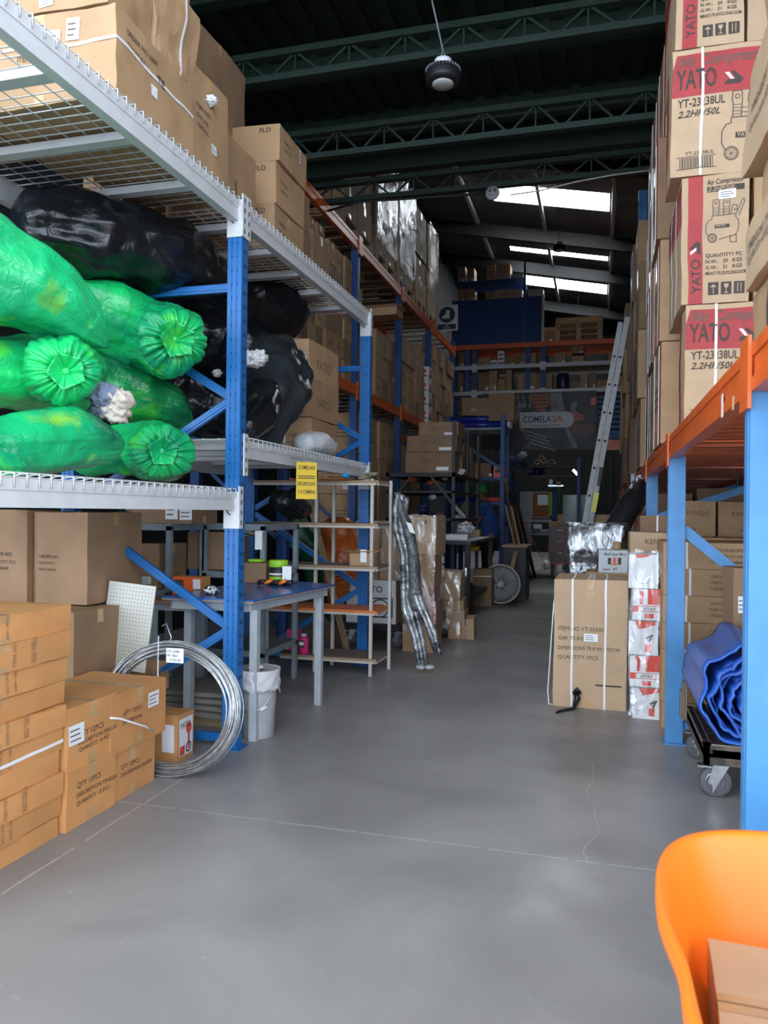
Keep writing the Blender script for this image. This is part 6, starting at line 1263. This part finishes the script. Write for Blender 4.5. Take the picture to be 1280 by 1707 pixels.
# ------------------------------------------------------------------ floor level right: long strapped cartons, packs
gy = 'long strapped cartons stacked behind the blue post'
ZY = .163
for i in range(7):
    carton('long carton with printed order lines, %s of the stack behind the post' % ('lowest', 'second', 'third', 'fourth', 'fifth', 'sixth', 'topmost')[i], (.375+.45, 5.28, i*ZY), (.9, .52, ZY-.003), .0, m=CARD, name='long_carton', group=gy, seed=170+i, tape='x', warp=.003, strap=[('x', -.305+(.01 if i % 2 else -.01)), ('x', .19)] if i >= 2 else [],
           ink=[('-y', .3, .68, .027, 'YATO EUROPE'), ('-y', .3, .46, .024, 'ITEM NO. YT-09517'), ('-y', .3, .24, .024, 'ORDER NO 0000004571')], stick=[('-y', .5, .06, .06, .04)])
gp = 'clear bagged packs of red and white cartons in a column'
def art_pk(F_, dx, dy, dz):
    g = F_['-y']; g.rect(0, 0, dx, dz, WHITE, 1)
    if dx > .15:
        k = art_pk.k; art_pk.k += 1
        if k == 4: g.poly([(dx*.2, dz), (dx*.8, dz), (dx*.6, dz*.93), (dx*.3, dz*.9)], REDW, 2); g.circ(dx*.5, dz*.35, dx*.25, .003, INKM, 2, 16, PI, 2*PI)
        elif k % 2: g.rect(dx*.5, dz*.5, dx*.5, dz*.5, REDW, 2); g.line([(dx*.28, dz*.55), (dx*.3, dz*.85), (dx*.22, dz*.95)], .02, REDW, 3); g.rect(0, dz*.26, dx, dz*.2, REDW, 2); g.rect(dx*.2, dz*.28, dx*.8, dz*.16, WHITE, 3); g.text('OTAY', dx*.35, dz*.3, dz*.14, INK, True, l=4); g.rect(dx*.4, dz*.05, dx*.3, dz*.15, REDW, 2)
        else: g.poly([(dx*.2, dz), (dx*.9, dz), (dx*.9, dz*.9), (dx*.35, dz*.75)], REDW, 2); g.text('YATO', dx*.75, dz*.2, .03, INKM, True, rot=PI/2); g.line([(dx*.6, dz*.5), (dx*.8, dz*.6), (dx*.7, dz*.4)], .01, INK, 3); g.rect(dx*.55, dz*.1, dx*.2, dz*.25, REDW, 3)
art_pk.k = 0
for i, (z, h, x) in enumerate(((0, .2, .305), (.203, .2, .285), (.406, .22, .28), (.629, .2, .295), (.832, .22, .275))):
    carton('white and red tool pack in clear bag, %s in the column' % ('lowest', 'second', 'third', 'fourth', 'topmost')[i], (x, 5.33, z), (.18, .24, h-.004), .04*math.sin(i*2.5), m=mat('white_carton', (.75, .76, .78), .4), name='tool_pack', group=gp, seed=180+i, art=art_pk, tape=None, warp=.003)
b = MB(); film(.288, 5.34, .215, .29, .01, 1.07, 5, b, WRAP); tag(b.build('stretch_film'), 'clear crinkled bag round the column of red and white packs', 'plastic film')
# big 75 kg carton
def art75(F_, dx, dy, dz):
    g = F_['-y']; g.text('ITEM NO YT-55300', dx*.06, dz*.6, .036, INK); g.text('GW: 75 KG', dx*.06, dz*.53, .036, INK); g.text('DIMENSIONS 79.4*49.5*57CM', dx*.06, dz*.455, .036, INK, width=dx*.84); g.text('QUANTITY:1PCS', dx*.06, dz*.385, .036, INK)
    g.rect(dx*.45, dz*.86, .05, .04, TAPE, 1); g.line([(dx*.6, dz*.185), (dx*.93, dz*.18)], .012, INK, 2)
bx = carton('large upright carton with four printed lines and two white straps, right aisle', (-.052, 5.62, 0), (.475, .5, .86), -.015, m=CARDL, seed=190, art=art75, tape='y', stick=[('-y', .42, .525, .09, .05)], strap=[('x', -.115), ('x', .1)], warp=.006)
b = MB(); b.tube([(-.09, -.258, .1), (-.075, -.275, .07), (-.09, -.29, .03), (-.1, -.33, .008), (-.17, -.4, .006), (-.2, -.46, .006)], [.018, .022, .016, .014, .012, .008], BLKBAG, 8); b.tube([(-.1, -.26, .1), (-.08, -.28, .13), (-.06, -.26, .1)], .014, BLKBAG, 8); b.build('black_tape_tail', bx)
b = MB(); b.tube([(-.2, -.2, .862), (-.24, -.24, .7), (-.255, -.27, .4), (-.27, -.29, .1), (-.26, -.3, .02), (-.24, -.3, .02)], .004, STRAP, 6); b.build('loose_strap', bx)
# wrapped dark machine, oil box, tube
wm = empty('wrapped_machine', (-.02, 6.9, 0), 'dark machine case wrapped in clear film behind the large carton', 'machine')
b = MB(); b.lo((-.19, -.17, 0), (.17, .22, .98), BLACK); b.lo((-.215, -.19, .98), (.195, .24, 1.19), BLACK); b.build('case', wm, bevel=.02)
b = MB()
def wfilm(u, v):
    f = .5+.5*math.cos(v*PI); k = 1+.0*f; w = .26 if v > .62 else .245
    return Vector((max(-1, min(1, 1.3*math.cos(2*PI*u)))*w-.01, max(-1, min(1, 1.3*math.sin(2*PI*u)))*w+.02, .42+.8*v))+nzv((math.cos(6.28*u)*2.5, math.sin(6.28*u)*2.5, v*5), 1, 4)*.03
b.surf(wfilm, 80, 34, WRAPH, wu=True); b.surf(lambda u, v: Vector((-.26+.5*u, -.24+.52*v, 1.225))+nzv((u*3, v*3, 2), 1.5, 7)*.02, 20, 20, WRAPH); b.build('film_wrap', wm)
ubox((.1, 6.3, 0), (.4, .4, .86), 'plain carton carrying the white oil box', 'floor cartons behind the large carton')
def art_m(F_, dx, dy, dz):
    g = F_['-y']; g.rect(0, 0, dx, dz, mat('pale_print', (.5, .55, .58), .5), 1); g.text('Mobil Super Moto', dx*.2, dz*.78, .03, INK, True, width=dx*.72)
    for q in range(3): g.rect(dx*(.32+.17*q), dz*.38, dx*.11, dz*.3, (INK, REDW, INK)[q], 3)
    g.poly([(dx*.42, dz*.35), (dx*.66, dz*.35), (dx*.54, dz*.55)], mat('orange_print', (.75, .12, .02), .45), 4); g.text('4T', dx*.5, dz*.12, .03, INK, True); g.rect(dx*.15, dz*.13, dx*.25, .008, INKM, 2)
carton('white printed oil carton with a tube on top, behind the large carton', (.1, 6.2, .862), (.21, .2, .17), 0, m=WHITE, name='oil_carton', seed=195, art=art_m, tape=None)
b = MB(); b.lathe([(.018, 0), (.028, 0), (.028, .06), (.018, .06)], CARD, (.13, 6.2, 1.034), 20); tag(b.build('cardboard_tube'), 'short cardboard tube standing on the white oil carton', 'tube')
# black wrapped roll
b = MB(); b.tube([at(1075, 806, Y=7.6), at(1048, 845, Y=7.4), at(1018, 900, Y=7.3), at(985, 968, Y=7.25)], [.105, .11, .11, .105], mat('black_film', (.02, .021, .024), .18, bump=(10, .5, 1)), 26); o = tag(b.build('wrapped_roll'), 'thick roll in black shiny film leaning on the right rack', 'roll')
b = MB(); p = at(1073, 808, Y=7.58); b.tube([p+Vector((0, 0, 0)), p+Vector((.02, 0, .05))], [.11, .09], mat('foggy_film', (.45, .46, .48), .3), 22); b.tube([p+Vector((-.1, 0, .0)), p+Vector((-.1, 0, .1))], .02, mat('foggy_film', (.45, .46, .48), .3), 8); b.build('film_end', o)
# kendo cartons etc
def art_k(F_, dx, dy, dz): g = F_['-y']; g.text('KENDO', dx*.25, dz*.78, .05, INKG, True); g.rect(dx*.4, dz*.55, dx*.1, .01, INKG, 2)
gk = 'brown cartons under the right rack'
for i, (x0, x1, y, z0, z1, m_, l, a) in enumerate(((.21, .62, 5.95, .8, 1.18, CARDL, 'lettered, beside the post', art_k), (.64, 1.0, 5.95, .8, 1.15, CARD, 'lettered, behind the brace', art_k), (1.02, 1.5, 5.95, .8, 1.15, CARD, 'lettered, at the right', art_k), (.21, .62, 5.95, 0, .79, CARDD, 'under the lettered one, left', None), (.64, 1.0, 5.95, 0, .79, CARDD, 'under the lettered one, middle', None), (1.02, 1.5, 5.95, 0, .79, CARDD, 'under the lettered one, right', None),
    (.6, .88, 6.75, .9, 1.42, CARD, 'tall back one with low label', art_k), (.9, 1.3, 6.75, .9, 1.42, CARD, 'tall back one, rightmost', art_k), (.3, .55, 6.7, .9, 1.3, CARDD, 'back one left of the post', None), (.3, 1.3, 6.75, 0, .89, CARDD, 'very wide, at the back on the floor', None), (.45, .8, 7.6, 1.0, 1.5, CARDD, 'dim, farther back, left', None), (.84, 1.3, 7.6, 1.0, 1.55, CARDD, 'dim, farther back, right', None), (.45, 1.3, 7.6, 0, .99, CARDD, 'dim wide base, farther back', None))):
    if i == 8: y = 6.45
    carton('brown carton under the right rack, %s' % l, ((x0+x1)/2, y+.05, z0), (x1-x0, .38, z1-z0-.004), 0, m=m_, group=gk, seed=200+i, art=a, tape='x', stick=[('-y', .42, .15, .08, .045)] if i in (6, 7) else [], strap=[('x', 0)] if i == 8 else [])
def art_cb(F_, dx, dy, dz):
    g = F_['-y']; g.rect(0, 0, dx, dz, WHITE, 1); g.rect(dx*.25, dz*.1, dx*.75, dz*.8, INK, 2)
    for q in range(5): g.line([(dx*(.3+.12*q), dz*.12), (dx*(.4+.12*q), dz*.88)], .02, REDW if q % 2 else WHITE, 3)
for i in range(2): carton('black and red printed box far under the right rack, %s' % ('lower', 'upper')[i], (.345, 8.1, 1.15+.125*i), (.2, .2, .12), 0, m=WHITE, seed=220+i, art=art_cb, tape=None, group='printed boxes under the rack')
ubox((.32, 8.1, 0), (.3, .3, 1.148), 'tall carton carrying the printed boxes', gk, k=2)
ubox((.1, 8.6, 0), (.3, .4, 1.3), 'dark carton behind the ladder foot', gk, k=2)
# open carton at the right with flaps, between stack and near post
carton('upright carton with narrow printed lines right of the long strapped cartons', (.9, 4.75, 0), (.26, .2, .98), 0, m=CARD, group=None, seed=230, ink=[('-y', .4, .55, .02, 'U.S. PATENTS PENDING', PI/2)], tape=None)
carton('small folded carton leaning beside the tarpaulin', (.74, 4.62, .42), (.12, .16, .6), .2, m=CARDD, seed=231, stick=[('-y', .2, .6, .03, .09)], tape=None)
ubox((.74, 4.62, 0), (.14, .18, .418), 'little carton under the folded one beside the tarpaulin', gk, k=2)
# ladder
ld = empty('ladder', (-.36, 8.3, 0), 'aluminium extension ladder leaning against the right rack', 'ladder')
A0, A1 = at(973, 905, Y=8.3)-Vector((-.36, 8.3, 0)), at(1041, 528, Y=8.3)-Vector((-.36, 8.3, 0))
dr = (A1-A0).normalized(); A0 = A0-dr*(A0.z/dr.z); ALU = mat('aluminium', (.2, .205, .2), .45, .3, nz=(20, .15)); sd = Vector((dr.z, 0, -dr.x))
for yy in (0, .38):
    for k in (-1, 1):
        b = MB(); o_ = sd*.029*k+Vector((0, yy, 0)); b.bar(A0+o_+dr*(0 if k < 0 else .3), A1+o_-dr*(.06 if k < 0 else 0), .052, .022, ALU, (0, 1, 0))
        if yy == 0:
            t = .35
            while t < (A1-A0).length-.3: c = A0+o_+dr*t+Vector((0, -.0125, 0)); b.add([c+Vector((.014*math.cos(a*PI/5), 0, .014*math.sin(a*PI/5))) for a in range(10)], [tuple(range(10))], HOLE); t += .29
        b.build('rail', ld)
t = .35
while t < (A1-A0).length-.3: b = MB(); c = A0+dr*t; b.tube([c-sd*.04, c-sd*.04+Vector((0, .38, 0))], .014, ALU, 8); b.build('rung', ld); t += .29
b = MB(); c = A0+dr*1.72-sd*-.04; b.box(c+Vector((0, -.014, 0)), (.035, .003, .2), INK, Matrix.Rotation(math.atan2(dr.x, dr.z), 3, 'Y')); c = A0+dr*1.45+sd*.04; b.box(c+Vector((0, -.014, 0)), (.045, .003, .2), mat('yellow_sticker', (.6, .55, .05), .5), Matrix.Rotation(math.atan2(dr.x, dr.z), 3, 'Y')); b.build('label', ld)
# trolley with tarpaulin roll
tr2 = empty('platform_trolley', (.83, 4.1, 0), 'dark worn platform trolley with grey casters carrying the blue tarpaulin', 'trolley')
WORN = mat('worn_black_wood', (.03, .022, .02), .5, nz=(14, .6), dark=(.14, .1, .08))
b = MB(); b.lo((-.36, -.3, .2), (.4, .42, .235), WORN); b.lo((-.36, -.3, .165), (.4, -.275, .262), WORN); b.lo((-.36, .4, .165), (.4, .42, .262), WORN); b.lo((-.36, -.3, .165), (-.335, .42, .262), WORN); b.lo((-.365, -.305, .255), (.4, -.27, .262), mat('worn_edge', (.2, .16, .12), .5)); b.lo((-.365, -.305, .255), (-.33, .42, .262), mat('worn_edge', (.2, .16, .12), .5))
fp = FaceP(b, (-.36, -.3, .165), (1, 0, 0), (0, 0, 1), (0, -1, 0)); fp.text('COMELASA', .2, .03, .035, WHITE, True); fp.disc(.03, .06, .008, HOLE, 2); b.build('platform', tr2)
for x, y in ((-.27, -.22), (.3, -.22), (-.27, .35), (.3, .35)):
    caster(tr2, x, y, .165, .07)
b = MB()
for k in range(3): b.lo((-.375-.012*k, .38, .2), (-.365-.012*k, .42, .45-.05*k), mat('worn_edge', (.2, .16, .12), .5))
b.build('side_slats', tr2)
b = MB(); NT = 260
def spiral(u, v):
    t = u*6.2*2*PI; r = .022+.0385*u*6.2; yy = 3.78+.72*v
    sq = 1+.05*math.cos(2*t+.6); wob = .028*nz((math.cos(t)*2.2, math.sin(t)*2.2, u*5+v*.8), 1.2, 3)+.014*nz((math.cos(t)*6, math.sin(t)*6, u*9), 1, 5)+.006*math.sin(9*t+4*u)
    r = max(.012, r*sq+wob*(.4+u)); x = .705+r*1.05*math.cos(t); z = .475+r*1.07*math.sin(t)
    z = max(z, .262+.004*math.sin(t*7)+.01*(1-u)); return Vector((x, yy+.03*nz((u*30, v, 1), 1)-.04*(1-u)*(v < .02), z))
b.surf(spiral, 420, 14, TARP); o = tag(b.build('tarpaulin_roll', solid=.011), 'rolled blue tarpaulin with creased layers on the dark trolley', 'tarpaulin')
# inner folded filler so the roll reads as packed cloth
b = MB()
for k in range(5):
    rr0 = .045+.038*k
    b.surf(lambda u, v, k=k, rr0=rr0: Vector((.705+(rr0+.012*nz((math.cos(6.28*u)*3, math.sin(6.28*u)*3, k*2+v), 1.5, k))*math.cos(2*PI*u), 3.82+.64*v, max(.275, .475+(rr0+.012*nz((math.cos(6.28*u)*3, math.sin(6.28*u)*3, k*2+v), 1.5, k))*math.sin(2*PI*u)))), 90, 6, TARP, wu=True)
b.build('inner_layers', o, solid=.008)
# ------------------------------------------------------------------ orange wheelbarrow, near right
wbw = empty('wheelbarrow', (.45, 1.35, 0), 'orange wheelbarrow tub with a carton in it, lower right corner', 'wheelbarrow'); wc = Vector((.45, 1.35, 0))
def tub(u, v, off=0):
    th = 2*PI*u; c, s = math.cos(th), math.sin(th); n = 3.0
    e = (abs(c)**n+abs(s)**n)**(-1/n); sx_, sy_ = .345, .475
    k = 1-.22*v-.1*v*v if v < .9 else 1-.28-.1*(v-.9)*10*.9*3
    z = .62-.36*min(1, v/.9)
    cx = .0; lean = -.0*v
    x = cx+c*e*sx_*k; y = s*e*sy_*k-.04*v
    if v < .02: x *= 1.0; y *= 1.0
    x += .012*math.sin(2*th)*(1-v)
    return Vector((x, y, z))
b = MB(); N1 = 96; prof = []
def tubp(u, w):
    # w 0..1 outer lip -> rim -> inside wall -> floor
    th = 2*PI*u; c, s = math.cos(th), math.sin(th); n = 3.2; e = (abs(c)**n+abs(s)**n)**(-1/n); sx_, sy_ = .345, .455
    if w < .15: k = 1.0; z = .60+.03*(w/.15); 
    elif w < .25: k = 1-.025*(w-.15)/.1; z = .63
    elif w < .8: f = (w-.25)/.55; k = .975-.26*f-.05*f*f; z = .63-.36*f
    else: f = (w-.8)/.2; k = .665*(1-f)+.001; z = .27-.0*f
    waist = 1-.05*math.exp(-((s*e*sy_+.12)/.1)**2)*(1 if c < 0 else 0)
    return Vector((c*e*sx_*k*waist, s*e*sy_*k, z))
b.surf(tubp, 120, 40, ORPL, wu=True); b.build('tub', wbw, solid=.006)
b = MB(); b.tube([(-.22, -.9, .55), (-.2, -.4, .42), (-.14, .3, .24), (-.05, .62, .19)], .017, BLACK, 10); b.tube([(.22, -.9, .55), (.2, -.4, .42), (.14, .3, .24), (.05, .62, .19)], .017, BLACK, 10); b.tube([(-.2, -.35, .41), (-.2, -.3, .02), (.2, -.3, .02), (.2, -.35, .41)], .014, BLACK, 8); b.build('frame', wbw)
b = MB(); b.lathe([(.05, -.02), (.13, -.03), (.16, -.035), (.18, 0), (.16, .035), (.13, .03), (.05, .02)], RUBBER, (0, .56, .18), 30, Matrix.Rotation(PI/2, 3, 'Y')); b.build('wheel', wbw)
b = MB(); b.surf(lambda u, v: Vector((.062+.006*math.cos(6.28*u)*math.sin(PI*v), .447, .555+.005*math.sin(6.28*u)*math.sin(PI*v))), 10, 6, INKM, wu=True)
p = at(1184, 1568, Z=.5)
carton('pale carton lying in the orange wheelbarrow tub', (p.x+.175, p.y-.2, .29), (.38, .4, .21), -.06, m=CARDL, seed=240, tape='x')
